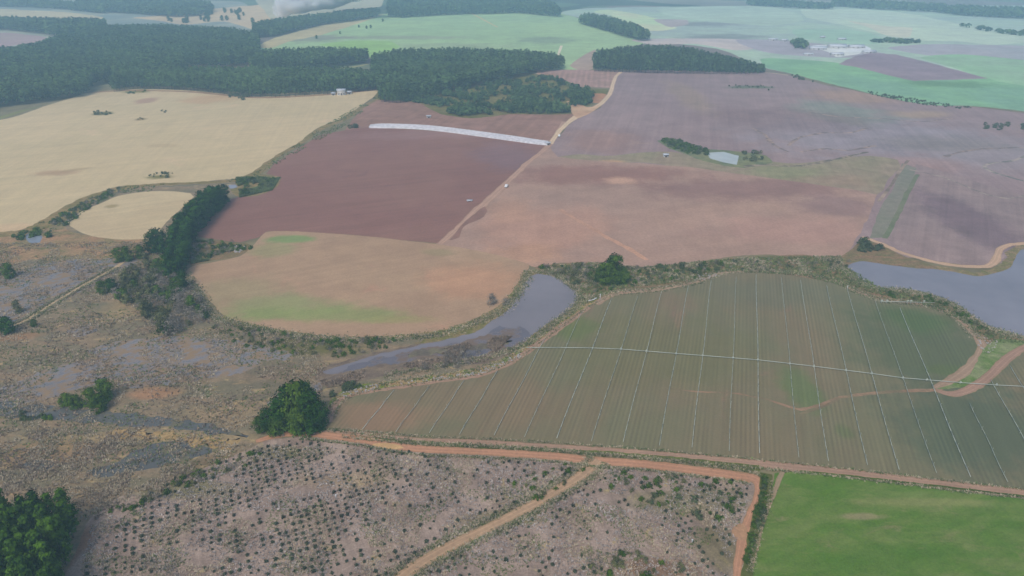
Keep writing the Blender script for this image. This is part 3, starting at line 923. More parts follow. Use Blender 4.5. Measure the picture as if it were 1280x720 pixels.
# ---------- irrigated field
FIELD = [(408, 531), (412, 515), (424, 502), (440, 493), (480, 485), (540, 475), (600, 466), (640, 450), (670, 430), (700, 408), (735, 382), (765, 369), (820, 363), (870, 353), (905, 341), (950, 341), (1000, 346), (1050, 354), (1070, 366), (1090, 372), (1115, 379), (1160, 382), (1185, 391), (1205, 406), (1220, 424), (1228, 436), (1300, 430), (1420, 450), (1420, 632), (1280, 612), (1200, 603), (1100, 592), (1000, 580), (900, 570), (800, 562), (700, 556), (600, 551), (520, 548), (450, 544), (416, 541)]
ribbon('grass_verge', [(412, 520), (424, 501), (440, 491), (480, 483), (540, 474), (600, 465), (640, 449), (670, 428), (700, 406), (735, 381), (765, 368)], [5, 7, 8, 6, 5, 6, 6, 6, 6, 6, 5], soil('lush_bank_grass', alb((108, 132, 70), 470), alb((165, 142, 116), 440), alb((128, 122, 92), 440), big=5, med=1.5, fine=.6, amps=(.25, .25), t=(.4, .6)), amp=1.5)
crop = soil('crop_rows', alb((124, 118, 104), 480), alb((116, 119, 103), 480), alb((133, 119, 108), 480), big=50, med=12, fine=.8, amps=(.04, .07), stretch=2.0, vp=937,
            stripes=[(937, 1.55, .12, False), (937, 5, .035, True), (937, 1.6, .06, True)],
            patches=[(alb((98, 110, 96), 430), 1150, 430, 100, 60, .95, 0), (alb((92, 105, 94), 520), 1230, 540, 120, 80, .9, 0), (alb((88, 112, 88), 400), 1140, 400, 50, 20, .7, 0), (alb((98, 122, 90), 500), 1000, 486, 26, 34, .65, 0),
                     (alb((96, 114, 84), 462), 1185, 464, 30, 8, .5, 0), (alb((112, 116, 96), 430), 830, 440, 140, 50, .55, 0), (alb((112, 118, 108), 370), 960, 366, 90, 20, .7, 0), (alb((100, 120, 88), 400), 720, 412, 30, 18, .6, 0), (alb((132, 120, 110), 390), 850, 378, 30, 14, .4, 0),
                     (alb((142, 122, 108), 520), 470, 520, 70, 26, .8, 0), (alb((132, 119, 106), 480), 620, 500, 100, 30, .5, 0), (alb((96, 114, 86), 540), 1056, 540, 14, 12, .5, 0)])
sheet('crop_field', FIELD, crop, amp=.6, smooth=False)
m_red = trackmat('red_dirt_track', alb((176, 138, 119), 560), alb((140, 122, 98), 560))
m_red2 = trackmat('pink_dirt_track', alb((160, 136, 124), 560), alb((136, 124, 100), 560))
ribbon('dirt_track', [(410, 528), (416, 508), (436, 495), (480, 487), (540, 478), (600, 469), (640, 452), (670, 432), (702, 408), (736, 384)], [3.5, 3, 2.5, 2, 2, 2.5, 3, 3.5, 3.5, 3], m_red2, amp=.8)
ribbon('dirt_track', [(744, 380), (770, 367), (820, 362), (870, 352), (900, 342), (950, 338), (1000, 342), (1045, 351), (1070, 364), (1100, 374), (1150, 380), (1185, 390), (1205, 405), (1220, 420), (1228, 434), (1222, 450), (1205, 466), (1185, 479), (1170, 486)], [4, 4, 4, 3, 2.5, 2, 2, 2, 2, 2, 2, 2.4, 2.8, 3.2, 4, 5, 5, 4.5, 3], trackmat('field_rim_track', alb((158, 140, 128), 400), alb((130, 124, 104), 400)), amp=.8)
# wedge of grass between two tracks on the right
sheet('grass_strip', [(1172, 487), (1190, 480), (1208, 470), (1222, 452), (1232, 434), (1250, 424), (1290, 428), (1290, 434), (1268, 440), (1248, 456), (1225, 474), (1200, 484)], soil('lush_wedge_grass', alb((98, 126, 82), 450), alb((132, 142, 114), 450), alb((122, 118, 104), 450), big=7, med=2, fine=.6, amps=(.2, .25)), amp=.8)
ribbon('dirt_track', [(1170, 488), (1190, 493), (1212, 487), (1235, 472), (1252, 455), (1268, 442), (1300, 425), (1380, 400)], [2.5, 3.5, 4, 4, 4, 3.6, 3.6, 4], trackmat('wedge_track', alb((158, 134, 124), 460), alb((118, 122, 96), 460)), amp=.6)
ribbon('dirt_track', [(838, 486), (870, 490), (920, 492), (960, 500), (985, 508), (1000, 512), (1020, 508), (1035, 503), (1050, 497), (1090, 492), (1130, 489), (1172, 488)], [.8, .9, .9, 1, 1.1, 1.5, 1.6, 1.6, 1.4, 1.8, 1.8, 1.8], soil('worn_path', alb((150, 128, 114), 490), alb((126, 118, 104), 490), big=8, t=(.4, .6)), amp=.5)
ribbon('grass_verge', [(1000, 518), (1030, 508), (1050, 498)], 1.0, soil('path_grass', alb((104, 118, 92), 500), alb((126, 118, 104), 500)), amp=.5)

# tracks and verges below the irrigated field
ribbon('dirt_track', [(392, 540), (430, 541), (470, 545), (520, 550), (600, 553), (700, 559), (800, 566), (900, 575), (1000, 585), (1100, 596), (1200, 608), (1290, 618), (1430, 636)], [2, 2.2, 2.5, 2.5, 2.5, 2.5, 3, 3.2, 4.0, 4.0, 4.0, 4.2, 4.2], m_red2, amp=.4)
ribbon('grass_verge', [(430, 544), (470, 549), (520, 553), (600, 558), (700, 563), (800, 570), (900, 580), (950, 586)], [1.0, 1.4, 1.8, 1.8, 1.6, 2, 2.4, 3], soil('roadside_grass', alb((104, 116, 76), 560), alb((92, 100, 74), 560), alb((132, 118, 92), 560), big=5, med=2, amps=(.2, .3)), amp=.6)
SCRUB = [(20, 900), (70, 740), (95, 690), (112, 650), (150, 622), (200, 606), (250, 588), (300, 566), (340, 550), (400, 548), (470, 556), (520, 563), (640, 570), (730, 576), (850, 585), (946, 598), (950, 612), (940, 660), (930, 700), (920, 760), (910, 900)]
scrub = soil('plantation_soil', alb((158, 144, 138), 640), alb((138, 126, 122), 640), alb((162, 150, 120), 640), big=14, med=2.5, fine=.6, amps=(.13, .26), t=(.38, .62), t3=(.58, .72), stripes=[(200, 2.4, .14, True)],
             patches=[(alb((110, 114, 86), 610), 210, 612, 90, 12, .7, 0), (alb((120, 122, 92), 560), 350, 566, 40, 10, .6, 0), (alb((108, 112, 84), 620), 860, 625, 90, 18, .55, 0), (alb((108, 106, 84), 690), 900, 680, 30, 40, .7, 0), (alb((156, 140, 110), 640), 440, 600, 60, 14, .4, 0),
                      (alb((136, 108, 94), 690), 88, 690, 16, 50, .85, 0), (alb((122, 122, 84), 650), 620, 650, 60, 10, .5, 0), (alb((120, 98, 80), 700), 820, 712, 60, 14, .7, 0)])
sheet('plantation_ground', SCRUB, scrub, amp=1.0)
ribbon('dirt_track', [(320, 552), (345, 545), (380, 542), (430, 547), (470, 553), (520, 561), (580, 564), (640, 567), (700, 571), (740, 576), (800, 580), (860, 587), (910, 593), (938, 598)], [2, 3, 3.2, 3.6, 3.8, 3.8, 3.4, 3.4, 3.6, 4.2, 4, 4.2, 4.4, 4.6], m_red, amp=.5)
ribbon('dirt_track', [(925, 595), (942, 598), (950, 606), (948, 622), (940, 645), (931, 668), (926, 690), (922, 712), (918, 760)], [3, 4, 3.6, 3.0, 3.2, 3.6, 2.8, 2.2, 2], m_red, amp=.5)
sheet('bare_ground', [(915, 664), (925, 655), (934, 660), (932, 676), (920, 674)], soil('turning_dirt', alb((170, 136, 114), 660), alb((160, 132, 112), 660)), amp=.4)
ribbon('dirt_track', [(748, 575), (738, 585), (722, 598), (700, 611), (670, 629), (645, 642), (610, 660), (575, 677), (545, 693), (520, 708), (495, 728), (470, 760)], [4, 4.4, 4, 3.6, 3.6, 3.2, 3.2, 3.6, 4, 4, 4, 4], trackmat('sandy_track', alb((170, 146, 126), 650), alb((142, 132, 108), 650)), amp=.5)
GREEN = [(968, 592), (1000, 590), (1050, 596), (1100, 602), (1150, 608), (1200, 614), (1280, 624), (1430, 642), (1430, 950), (900, 950), (925, 760), (945, 690), (962, 630)]
green = soil('pasture_grass', alb((88, 120, 68), 650), alb((108, 128, 82), 650), alb((130, 130, 100), 650), big=22, med=5, fine=.7, amps=(.10, .15), stretch=.4, t3=(.55, .80),
             patches=[(alb((150, 138, 118), 640), 1080, 646, 34, 5, .6, 0), (alb((78, 116, 56), 660), 1110, 700, 120, 26, .6, 0), (alb((140, 142, 104), 620), 1150, 628, 90, 6, .45, 0)], stripes=[(2600, 1.6, .06, True)])
sheet('pasture', GREEN, green, amp=.6, smooth=False)
ribbon('dirt_track', [(978, 590), (970, 610), (962, 630), (954, 652), (944, 690), (936, 730)], [1.6, 1.6, 1.4, 1.2, 1.0, .8], trackmat('pasture_edge_track', alb((150, 136, 118), 620), alb((112, 118, 84), 620)), amp=.4)
ribbon('grass_verge', [(1000, 589), (1060, 595), (1130, 603), (1200, 611), (1290, 622)], .9, soil('dark_ditch_grass', alb((76, 92, 60), 600), alb((88, 104, 66), 600)), amp=.3)  # narrow strip of darker green grass along the pasture's upper edge
ribbon('grass_verge', [(958, 592), (957, 615), (950, 640), (941, 668), (936, 700), (930, 740)], [4, 3.2, 3, 2.6, 2.6, 2.6], soil('hedge_ground', alb((84, 100, 66), 640), alb((104, 108, 78), 640)), amp=.8)

# far roads
pale = trackmat('pale_gravel_road', alb((196, 184, 170), 130), alb((168, 152, 145), 130))
ribbon('dirt_track', [(776, 90), (770, 95), (766, 106), (762, 118), (752, 129), (742, 135), (725, 143), (712, 152), (700, 163), (688, 180)], [5, 5, 5, 5, 6, 7, 9, 6, 5, 5], pale, amp=1)
sheet('bare_ground', [(708, 127), (720, 128), (735, 134), (750, 132), (738, 141), (722, 148), (714, 140)], soil('pale_yard_dirt', alb((190, 172, 156), 137), alb((176, 154, 142), 137)), amp=1)
ribbon('dirt_track', [(776, 89), (830, 88), (900, 89), (960, 91), (985, 94)], 3.5, soil('far_field_edge_road', alb((185, 176, 172), 90), alb((165, 158, 158), 90)), amp=1)
ribbon('dirt_track', [(702, 57), (699, 65), (697, 72)], 4, soil('far_white_track', alb((205, 205, 195), 65), alb((195, 195, 190), 65)), amp=1)
ribbon('dirt_track', [(590, 17), (605, 25), (622, 34)], 5, soil('far_cream_track', alb((185, 190, 170), 25), alb((180, 185, 170), 25)), amp=1)
ribbon('dirt_track', [(405, 91), (425, 86), (445, 83), (460, 80)], [10, 9, 8, 5], soil('firebreak', alb((160, 168, 145), 86), alb((140, 155, 140), 86)), amp=2)
ribbon('dirt_track', [(110, 116), (160, 113), (240, 115), (320, 122), (400, 119), (472, 112)], 6, soil('wood_edge_dirt', alb((140, 125, 125), 115), alb((152, 138, 130), 115)), amp=2)
ribbon('dirt_track', [(1078, 296), (1100, 304), (1130, 317), (1170, 328), (1205, 333), (1235, 333), (1245, 325), (1250, 312), (1262, 306), (1300, 304), (1400, 300)], [2.5, 3.5, 4, 4, 4, 4, 4, 3.5, 3.5, 4, 4], trackmat('lake_side_track', alb((185, 162, 145), 320), alb((158, 138, 126), 320)), amp=1)
sheet('bare_ground', [(465, 557), (480, 554), (500, 557), (505, 560), (490, 562)], soil('sand_patch', alb((196, 170, 130), 558), alb((180, 150, 118), 558)), amp=.4)
ribbon('straw_patch', [(140, 540), (170, 543), (210, 546), (250, 552), (285, 556), (300, 548)], [3, 5, 4, 4, 5, 2], soil('dry_reed_bed', alb((168, 148, 116), 546), alb((148, 130, 104), 546), big=4, med=2, amps=(.2, .25)), amp=4)

# ------------------------------------------------------------------ WOODS (masses far off)
FAR = LEAF['far']


def wood(poly, sp, h, rad, per, leaf, label, mat=None, hvar=.12, name='pine_wood', front=None, wv=None):
    p = scatter(poly, sp, 0.35, 0.2)
    return forest(name, p, h, rad, mat or FAR, label, 'wood', None, per, leaf, hvar=hvar, wv=wv)


wood([(140, 113), (165, 109), (240, 111), (320, 119), (400, 116), (475, 112), (480, 106), (440, 101), (320, 100), (220, 100), (150, 104)], 4.6, 17, 2.9, 70, .85, 'dark pine strip right behind the top edge of the big straw field')
wood([(-260, 190), (-150, 160), (0, 135), (50, 129), (108, 120), (118, 108), (150, 102), (222, 99), (228, 88), (240, 86), (305, 84), (325, 76), (324, 52), (290, 46), (200, 41), (130, 42), (75, 56), (50, 66), (20, 72), (-200, 90)], 5.2, 17, 3.2, 42, 1.1, 'large dark pine wood filling the upper left beyond the straw field')
wood([(-200, 40), (0, 38), (50, 43), (85, 50), (130, 42), (134, 34), (60, 33), (0, 31), (-200, 32)], 8, 18, 4.6, 30, 1.9, 'dark wood belt between the pale straw strip and the pinkish field')
wood([(312, 88), (380, 89), (458, 80), (462, 75), (400, 73), (330, 76)], 5, 17, 3.0, 55, .95, 'rectangular pine block right of the clearing in the big wood')
wood([(472, 112), (476, 125), (500, 127), (520, 122), (548, 120), (570, 114), (600, 108), (640, 100), (670, 92), (702, 88), (706, 83), (660, 77), (560, 74), (500, 76), (466, 82), (466, 98)], 5, 17, 3.0, 55, .95, 'broad pine block above the white plastic covered strip')
wood([(742, 87), (800, 89), (860, 90), (955, 92), (957, 89), (930, 84), (895, 79), (850, 74), (805, 72), (770, 76), (742, 80)], 5, 19, 3.0, 60, 1.0, 'long pine block standing alone on the edge of the upper brown field', wv=lambda px: 1 - .55 * np.clip((px - 850) / 100, 0, 1))
wood([(484, 21), (500, 23), (560, 19), (650, 17), (702, 22), (690, 10), (650, 5), (500, 3), (486, 8)], 9, 19, 5, 30, 2.1, 'hazy wood at the top of the photo above the pale green field')
wood([(722, 30), (745, 36), (775, 45), (800, 52), (812, 51), (790, 40), (760, 31), (735, 27)], 7, 18, 4.5, 34, 1.8, 'slanting tree belt beside the pale green field at top centre')
wood([(318, 48), (345, 46), (372, 39), (400, 32), (440, 27), (472, 22), (474, 18), (440, 20), (390, 27), (340, 34), (318, 38)], 6.5, 16, 4, 34, 1.6, 'tree belt running below the white smoke')
wood([(90, 14), (130, 16), (170, 18), (220, 22), (250, 20), (268, 15), (262, 9), (200, 6), (165, 4), (100, 5)], 9, 17, 5, 26, 2.2, 'bluish far wood at the top left edge behind the straw strips')
wood([(-200, 9), (0, 9), (40, 10), (90, 13), (130, 18), (130, 15), (90, 9), (30, 5), (-200, 4)], 9, 16, 5, 26, 2.2, 'thin blue tree line above the pale straw strip')
wood([(1170, 16), (1200, 20), (1280, 24), (1400, 26), (1400, 20), (1280, 17), (1200, 14)], 11, 16, 6, 24, 2.6, 'hazy blue tree line at the top right')
wood([(1040, 8), (1090, 12), (1180, 16), (1180, 12), (1100, 7), (1040, 5)], 12, 15, 6, 24, 2.6, 'faintest blue tree line at the top edge right of centre')
wood([(1200, 34), (1250, 42), (1300, 48), (1400, 52), (1400, 46), (1300, 45), (1240, 39), (1205, 33)], 14, 7, 6, 22, 2.4, 'grey blue tree line right of the pale straw field')
wood([(1090, 53), (1110, 50), (1150, 53), (1140, 55), (1110, 54)], 10, 5, 5, 24, 1.8, 'low bluish grove above the white roofs')
wood([(990, 54), (1000, 52), (1010, 56), (1008, 62), (994, 60)], 8, 7, 4.5, 26, 1.8, 'small blue grove left of the white roofs')
wood([(940, 8), (1000, 11), (1040, 12), (1040, 9), (980, 5), (930, 5)], 12, 12, 6, 22, 2.4, 'blurred far tree line at the top edge')

# scrubby bushland: clumped low trees
BUSH = [(478, 124), (520, 122), (560, 112), (640, 98), (690, 98), (722, 110), (742, 124), (738, 130), (708, 142), (640, 142), (590, 146), (556, 141), (530, 130)]
p = scatter(BUSH, 5, n=5200)
dens = np.array([noise.noise(Vector((q[0] / 28, q[1] / 28, 1.0))) + 0.5 * noise.noise(Vector((q[0] / 9, q[1] / 9, 4.0))) for q in p])
forest('bushland', p[dens > 0.03], 4.4, 1.9, LEAF['far'], 'open bushland of scattered green trees above the plastic covered strip', 'bushland', None, 30, .75, hvar=.4)
for poly, lab in (([(612, 138), (640, 142), (680, 143), (708, 142), (712, 138), (690, 133), (655, 131), (620, 134)], 'dense tree clump at the lower edge of the bushland'),
                  ([(706, 124), (720, 128), (738, 128), (742, 122), (730, 115), (708, 117)], 'compact grove beside the pale gravel road fork'),
                  ([(556, 144), (580, 146), (608, 143), (604, 136), (570, 136)], 'low dark thicket left of the lower bushland clump')):
    wood(poly, 4.8, 7.5, 2.7, 60, .7, lab, LEAF['far'], .4, 'thicket')

# ------------------------------------------------------------------ TREES that can be told apart
def front_row(line, sp, h, label, group, key='far_pine', depth_rows=1):
    g = Gn(catmull(line, False, 3))
    d = np.concatenate([[0], np.cumsum(np.linalg.norm(np.diff(g, axis=0), axis=1))])
    for k in np.arange(0, d[-1], sp):
        x = np.interp(k, d, g[:, 0]) + random.uniform(-1, 1)
        y = np.interp(k, d, g[:, 1]) + random.uniform(-1.2, 1.2)
        fr = k / d[-1]
        hh = h(project(np.array([[x, y]]))[0][0]) if callable(h) else h
        part = ('at the left end', 'left of the middle', 'right of the middle', 'at the right end')[min(3, int(fr * 4))]
        if d[-1] < 60:
            plant(key, 0, 0, hh * random.uniform(.9, 1.1), label, 'pine', 'pine_tree', group, xy=(x, y))
        else:
            plant(key, 0, 0, hh * random.uniform(.9, 1.1), label + ', ' + part, 'pine', 'pine_tree', group + ', ' + part, xy=(x, y))


# foreground plantation corner, bottom left
PL = [(-110, 676), (-20, 668), (20, 664), (60, 660), (95, 660), (96, 680), (86, 710), (78, 745), (70, 800), (-200, 800)]
pp = scatter(PL, 3.9, .25, dir_angle(240))
for x, y in pp:
    px = project(np.array([[x, y]]), 12)[0]
    if px[0] < -22 or px[1] > 745:
        continue
    if px[1] > 650:
        lab = 'green plantation pine in the front ranks of the dense block at the lower left corner'
    else:
        lab = 'green plantation pine in the rear ranks of the dense block at the lower left corner'
    plant('pine', 0, 0, random.uniform(12.5, 17.5), lab, 'pine', 'pine_tree', lab.replace('green plantation pine', 'pines'), xy=(x, y))
front_row([(142, 115), (165, 111), (240, 113), (320, 121), (400, 118), (468, 113)], 5.2, 16, 'far pine fronting the wood behind the big straw field', 'pines fronting the straw field')
front_row([(744, 89), (800, 91), (860, 92), (950, 93)], 5.2, lambda px: 18 * (1 - .55 * min(1, max(0, (px - 850) / 100))), 'far pine fronting the lone block above the brown field', 'pines fronting the lone block')
front_row([(476, 127), (500, 129), (522, 124), (548, 122)], 5.0, 14, 'far pine at the block corner left of the bushland', 'pines at the block corner')

# clump in the centre left
for i, (px, py, h, w) in enumerate([(374, 530, 17.5, .72), (354, 535, 12.5, .8), (339, 538, 9, .95), (327, 539, 6, 1.0), (390, 533, 14.5, .75), (400, 532, 10.5, .8), (374, 541, 11, .85), (362, 522, 13, .8), (391, 540, 8, 1.0), (348, 542, 7, 1.1), (384, 520, 14, .75)]):
    labs = ['tallest dark tree at the peak of the clump above the plantation', 'rounded tree left of the peak of the dark clump', 'lower tree on the left flank of the dark clump', 'smallest tree at the far left foot of the dark clump',
            'tall tree right of the peak of the dark clump', 'short tree at the right end of the dark clump', 'lighter tree at the front centre of the dark clump', 'rear tree behind the left shoulder of the dark clump',
            'low bushy tree at the front right of the dark clump', 'low bushy tree at the front left of the dark clump', 'rear tree behind the peak of the dark clump']
    plant('broad_dark' if i % 3 else 'broad', px, py, h, labs[i], 'tree', 'broadleaf_tree', 'trees of the dark clump', w)
# marsh bushes
for px, py, h, w, lab in [(84, 506, 5, 1.1, 'round green bush leftmost in the marsh group'), (96, 510, 5.5, 1.1, 'round green bush second from left in the marsh group'), (118, 507, 7.5, 1.0, 'green marsh tree left of the tallest one'),
                          (134, 498, 9, .9, 'tallest green tree of the small marsh group'), (126, 513, 6.5, 1.1, 'low olive bush in front of the marsh group')]:
    plant('broad', px, py, h, lab, 'bush', 'marsh_bush', 'bushes standing in the marsh', w)
for px, py, h, k, lab in [(12, 347, 8, 'broad', 'olive tree at the left edge above the causeway'), (-8, 345, 8, 'broad', 'dark tree cut by the left edge above the causeway'), (24, 391, 6, 'tree_olive', 'yellowish tree beside the causeway at the left'),
                          (12, 416, 8, 'broad_dark', 'dark round tree below the causeway at the left edge'), (-6, 412, 9, 'broad_dark', 'dark tree cut by the left edge below the causeway'), (43, 408, 3.5, 'broad', 'small green bush at the end of the causeway bank')]:
    plant(k, px, py, h, lab, 'tree', 'broadleaf_tree', None)
# two-lobed tree group between the ponds
for px, py, h, w, lab in [(768, 353, 14, .95, 'largest round tree between the two ponds'), (756, 354, 11.5, .95, 'second tree just left of the largest between the ponds'), (778, 354, 8, 1, 'low tree on the right of the group between the ponds'), (749, 352, 7.5, 1, 'small tree on the left of the group between the ponds'), (763, 348, 11, .9, 'rear tree of the group between the ponds')]:
    plant('broad_dark' if w < .92 else 'broad', px, py, h, lab, 'tree', 'broadleaf_tree', 'tree group between the ponds', w)
# windbreak: two close rows of dark columnar trees
wb = [(278, 252), (268, 262), (255, 274), (243, 287), (233, 300), (228, 312), (226, 325), (222, 338), (218, 348)]
g = Gn(catmull(wb, False, 2))
d = np.concatenate([[0], np.cumsum(np.linalg.norm(np.diff(g, axis=0), axis=1))])
ki = 0
for row, off in enumerate((-2.6, 2.6)):
    for k in np.arange(0, d[-1], 4.2):
        x, y = np.interp(k, d, g[:, 0]), np.interp(k, d, g[:, 1])
        x2, y2 = np.interp(k + 1, d, g[:, 0]), np.interp(k + 1, d, g[:, 1])
        tx, ty = x2 - x, y2 - y
        L = math.hypot(tx, ty) or 1
        third = 'far' if k < d[-1] / 3 else ('middle' if k < 2 * d[-1] / 3 else 'near')
        side = 'ploughed field' if row == 1 else 'straw field'
        lab = f'dark columnar tree in the {third} third of the windbreak, on its {side} side'
        fr = k / d[-1]
        plant('column', 0, 0, (13.5 if 0.06 < fr < .8 else 10.5) * random.uniform(.9, 1.12), lab, 'tree', 'windbreak_tree', 'windbreak trees, ' + third + ', ' + side, 1.05,
              xy=(x - ty / L * off + random.uniform(-.6, .6), y + tx / L * off + random.uniform(-.6, .6)))
for px, py, h, k, lab in [(200, 312, 12, 'broad_dark', 'dark round tree standing left of the windbreak, farther one'), (192, 316, 11, 'broad_dark', 'dark round tree leftmost beside the windbreak'), (205, 322, 12, 'column', 'dark tree tucked between the round trees and the windbreak'),
                          (150, 327, 7.5, 'broad', 'green bush at the near end of the causeway, leftmost'), (160, 326, 8, 'broad', 'green bush at the near end of the causeway, middle'), (176, 322, 7, 'broad', 'green bush between causeway end and windbreak'),
                          (128, 366, 6, 'broad', 'olive bush left of the dark one beside the causeway'), (140, 364, 7, 'broad_dark', 'dark rounded bush beside the causeway below the windbreak'), (200, 342, 8, 'broad', 'green bush at the inner foot of the windbreak'),
                          (183, 330, 6.5, 'tree_olive', 'yellow green small tree before the windbreak'), (186, 398, 10, 'tree_olive', 'tall olive tree in the grey thicket'), (204, 414, 9.5, 'tree_olive', 'yellowish tree at the lower tip of the grey thicket'),
                          (214, 418, 7, 'shrub_grey', 'big pale bare bush at the lower tip of the grey thicket'), (158, 360, 8, 'tree_olive', 'brownish olive tree at the upper left of the grey thicket'),
                          (222, 366, 8.5, 'broad', 'green tree under the near end of the windbreak'), (230, 358, 9, 'column', 'dark tree at the near foot of the windbreak'),
                          (240, 385, 6, 'broad', 'green bush on the fallow field side of the grey thicket'), (250, 392, 4.5, 'broad', 'low green bush at the fallow field corner')]:
    plant(k, px, py, h, lab, 'tree', 'broadleaf_tree', None)
# grey thicket
THK = [(130, 368), (150, 348), (175, 335), (205, 340), (228, 350), (246, 372), (262, 398), (240, 412), (222, 420), (204, 418), (190, 402), (160, 384)]
for x, y in scatter(THK, 4.6, .45):
    r = random.random()
    key, lab = (('shrub_grey', 'leafless grey shrub in the thicket below the windbreak'), ('shrub_olive', 'olive shrub in the grey thicket below the windbreak'), ('shrub', 'dull green shrub in the grey thicket below the windbreak'))[0 if r < .55 else 1 if r < .88 else 2]
    plant(key, 0, 0, random.uniform(2.6, 5), lab, 'shrub', 'shrub', lab.replace(' shrub', ' shrubs', 1), xy=(x, y))


def lone(poly, n, h, lab):
    for x, y in scatter(poly, 1, n=n * 30)[:n]:
        plant('broad_dark', 0, 0, random.uniform(*h), lab, 'tree', 'broadleaf_tree', lab.replace('tree', 'trees', 1), xy=(x, y))


def shrubs(poly, n, keys, h, lab, cat='shrub', group=None, sp=None):
    q = scatter(poly, 1, n=n * 30)
    q = q[:n]
    for x, y in q:
        plant(random.choice(keys), 0, 0, random.uniform(*h), lab, cat, 'shrub', group or lab.replace('shrub', 'shrubs', 1), xy=(x, y))


shrubs([(672, 334), (740, 330), (790, 336), (860, 331), (905, 328), (905, 337), (870, 348), (800, 356), (745, 366), (728, 362), (700, 346)], 150, ['shrub_dark', 'shrub', 'shrub_dark', 'shrub_olive', 'shrub_grey'], (.8, 2.2), 'low green shrub in the overgrown strip right of the near pond')
shrubs([(905, 326), (1000, 322), (1060, 322), (1064, 345), (1000, 338), (905, 338)], 60, ['shrub_dark', 'shrub_olive', 'shrub_grey', 'shrub_grey'], (.7, 1.6), 'low shrub in the overgrown strip above the irrigated field')
shrubs([(672, 334), (740, 330), (745, 366), (700, 346)], 30, ['shrub_grey', 'shrub_olive'], (1.4, 2.6), 'dry brown shrub above the near pond')
shrubs([(1076, 300), (1090, 302), (1104, 312), (1090, 318), (1074, 314)], 12, ['shrub_dark'], (2, 4), 'dark shrub at the head of the lake beside the dirt track')
shrubs([(1110, 364), (1160, 371), (1195, 385), (1225, 408), (1245, 418), (1240, 424), (1205, 400), (1165, 378), (1110, 372)], 40, ['shrub', 'shrub_olive'], (.8, 1.8), 'small shrub on the lake bank right of the irrigated field')
shrubs([(100, 256), (60, 279), (80, 284), (110, 262), (150, 240), (150, 234)], 110, ['shrub', 'shrub_dark', 'shrub_grey'], (1.0, 2.4), 'shrub in the curved verge between the two straw fields')
shrubs([(10, 293), (60, 284), (75, 290), (68, 300), (20, 302)], 16, ['shrub'], (1.5, 3), 'shrub beside the small pale puddle')
shrubs([(296, 224), (348, 222), (344, 234), (318, 243), (296, 244)], 40, ['shrub_dark', 'shrub'], (1.5, 3.2), 'green shrub in the patch by the far end of the windbreak')
shrubs([(240, 300), (300, 304), (308, 314), (262, 324), (240, 328)], 60, ['shrub', 'shrub_grey'], (1.0, 2.6), 'shrub in the rough corner above the fallow field')
shrubs([(300, 308), (316, 306), (314, 313), (302, 314)], 8, ['shrub'], (1.0, 2), 'bright green shrub by the pale stones at the fallow corner')
shrubs([(184, 219), (192, 217), (216, 217), (214, 222), (190, 224)], 14, ['shrub_dark'], (.8, 2.0), 'low dark shrub in the oval patch inside the big straw field')
shrubs([(117, 140), (130, 139), (140, 142), (130, 145), (118, 144)], 12, ['shrub_dark'], (1.2, 2.4), 'dark shrub in the lone patch of the upper straw field')
shrubs([(200, 138), (208, 138), (208, 141), (201, 141)], 3, ['shrub_dark'], (1.2, 1.8), 'tiny dark shrub right of the brown mound in the straw field')
shrubs([(170, 148), (183, 146), (180, 151), (171, 151)], 4, ['shrub_olive'], (1.0, 1.8), 'small olive shrub below the brown mound in the straw field')
shrubs([(155, 116), (172, 113), (188, 114), (180, 117), (160, 118)], 12, ['shrub'], (1.0, 2.2), 'green shrub on the straw field near the wood edge')
shrubs([(286, 121), (300, 117), (312, 120), (308, 125), (290, 125)], 10, ['shrub_dark'], (2.5, 4.5), 'dark bush in front of the far wood at the straw field edge')
shrubs([(437, 160), (448, 156), (446, 162), (438, 163)], 3, ['shrub_dark'], (2.5, 4), 'green bush at the left tip of the white plastic strip')
shrubs([(825, 176), (850, 178), (884, 188), (884, 195), (860, 192), (836, 184)], 90, ['shrub_dark', 'shrub'], (1.5, 3.5), 'shrub left of the pale clay pond')
shrubs([(926, 190), (955, 192), (962, 200), (940, 204), (928, 202)], 16, ['shrub_dark', 'shrub_olive'], (1.5, 3), 'shrub right of the pale clay pond')
shrubs([(1082, 114), (1110, 119), (1160, 127), (1200, 133), (1220, 135), (1200, 136), (1150, 131), (1090, 119)], 150, ['shrub_dark'], (.7, 1.9), 'shrub on the line between upper brown field and green field')
shrubs([(986, 93), (1020, 102), (1012, 104), (984, 97)], 10, ['shrub_dark'], (2, 3.5), 'shrub right of the lone pine block by the road end')
shrubs([(1228, 156), (1280, 158), (1310, 162), (1300, 166), (1230, 162)], 20, ['shrub_dark'], (2.5, 4.5), 'dark bush in the line at the right edge of the upper brown field')
shrubs([(902, 106), (960, 107), (990, 112), (960, 114), (905, 110)], 22, ['shrub_dark'], (.8, 1.8), 'low shrub in the dark strip of the upper brown field')
shrubs([(952, 598), (960, 600), (954, 650), (946, 680), (936, 712), (930, 712), (940, 660), (950, 620)], 34, ['shrub_dark', 'shrub'], (.8, 1.7), 'dark shrub in the hedge between dirt track and green pasture')
shrubs([(565, 437), (600, 432), (605, 450), (570, 462), (520, 462)], 16, ['shrub_grey'], (1.8, 3.2), 'leafless grey bush in the shallow end of the near pond')
shrubs([(610, 374), (632, 367), (634, 380), (616, 388)], 7, ['shrub_grey'], (2, 3.2), 'leafless grey bush at the fallow field corner by the near pond')
shrubs([(405, 495), (440, 478), (455, 482), (420, 500)], 14, ['shrub', 'shrub_dark'], (1.0, 2.4), 'green shrub just right of the dark tree clump')
shrubs([(660, 575), (730, 580), (735, 590), (670, 640), (640, 640), (640, 600)], 22, ['shrub_olive', 'shrub'], (.7, 1.5), 'olive shrub in the plantation left of the sandy track fork')
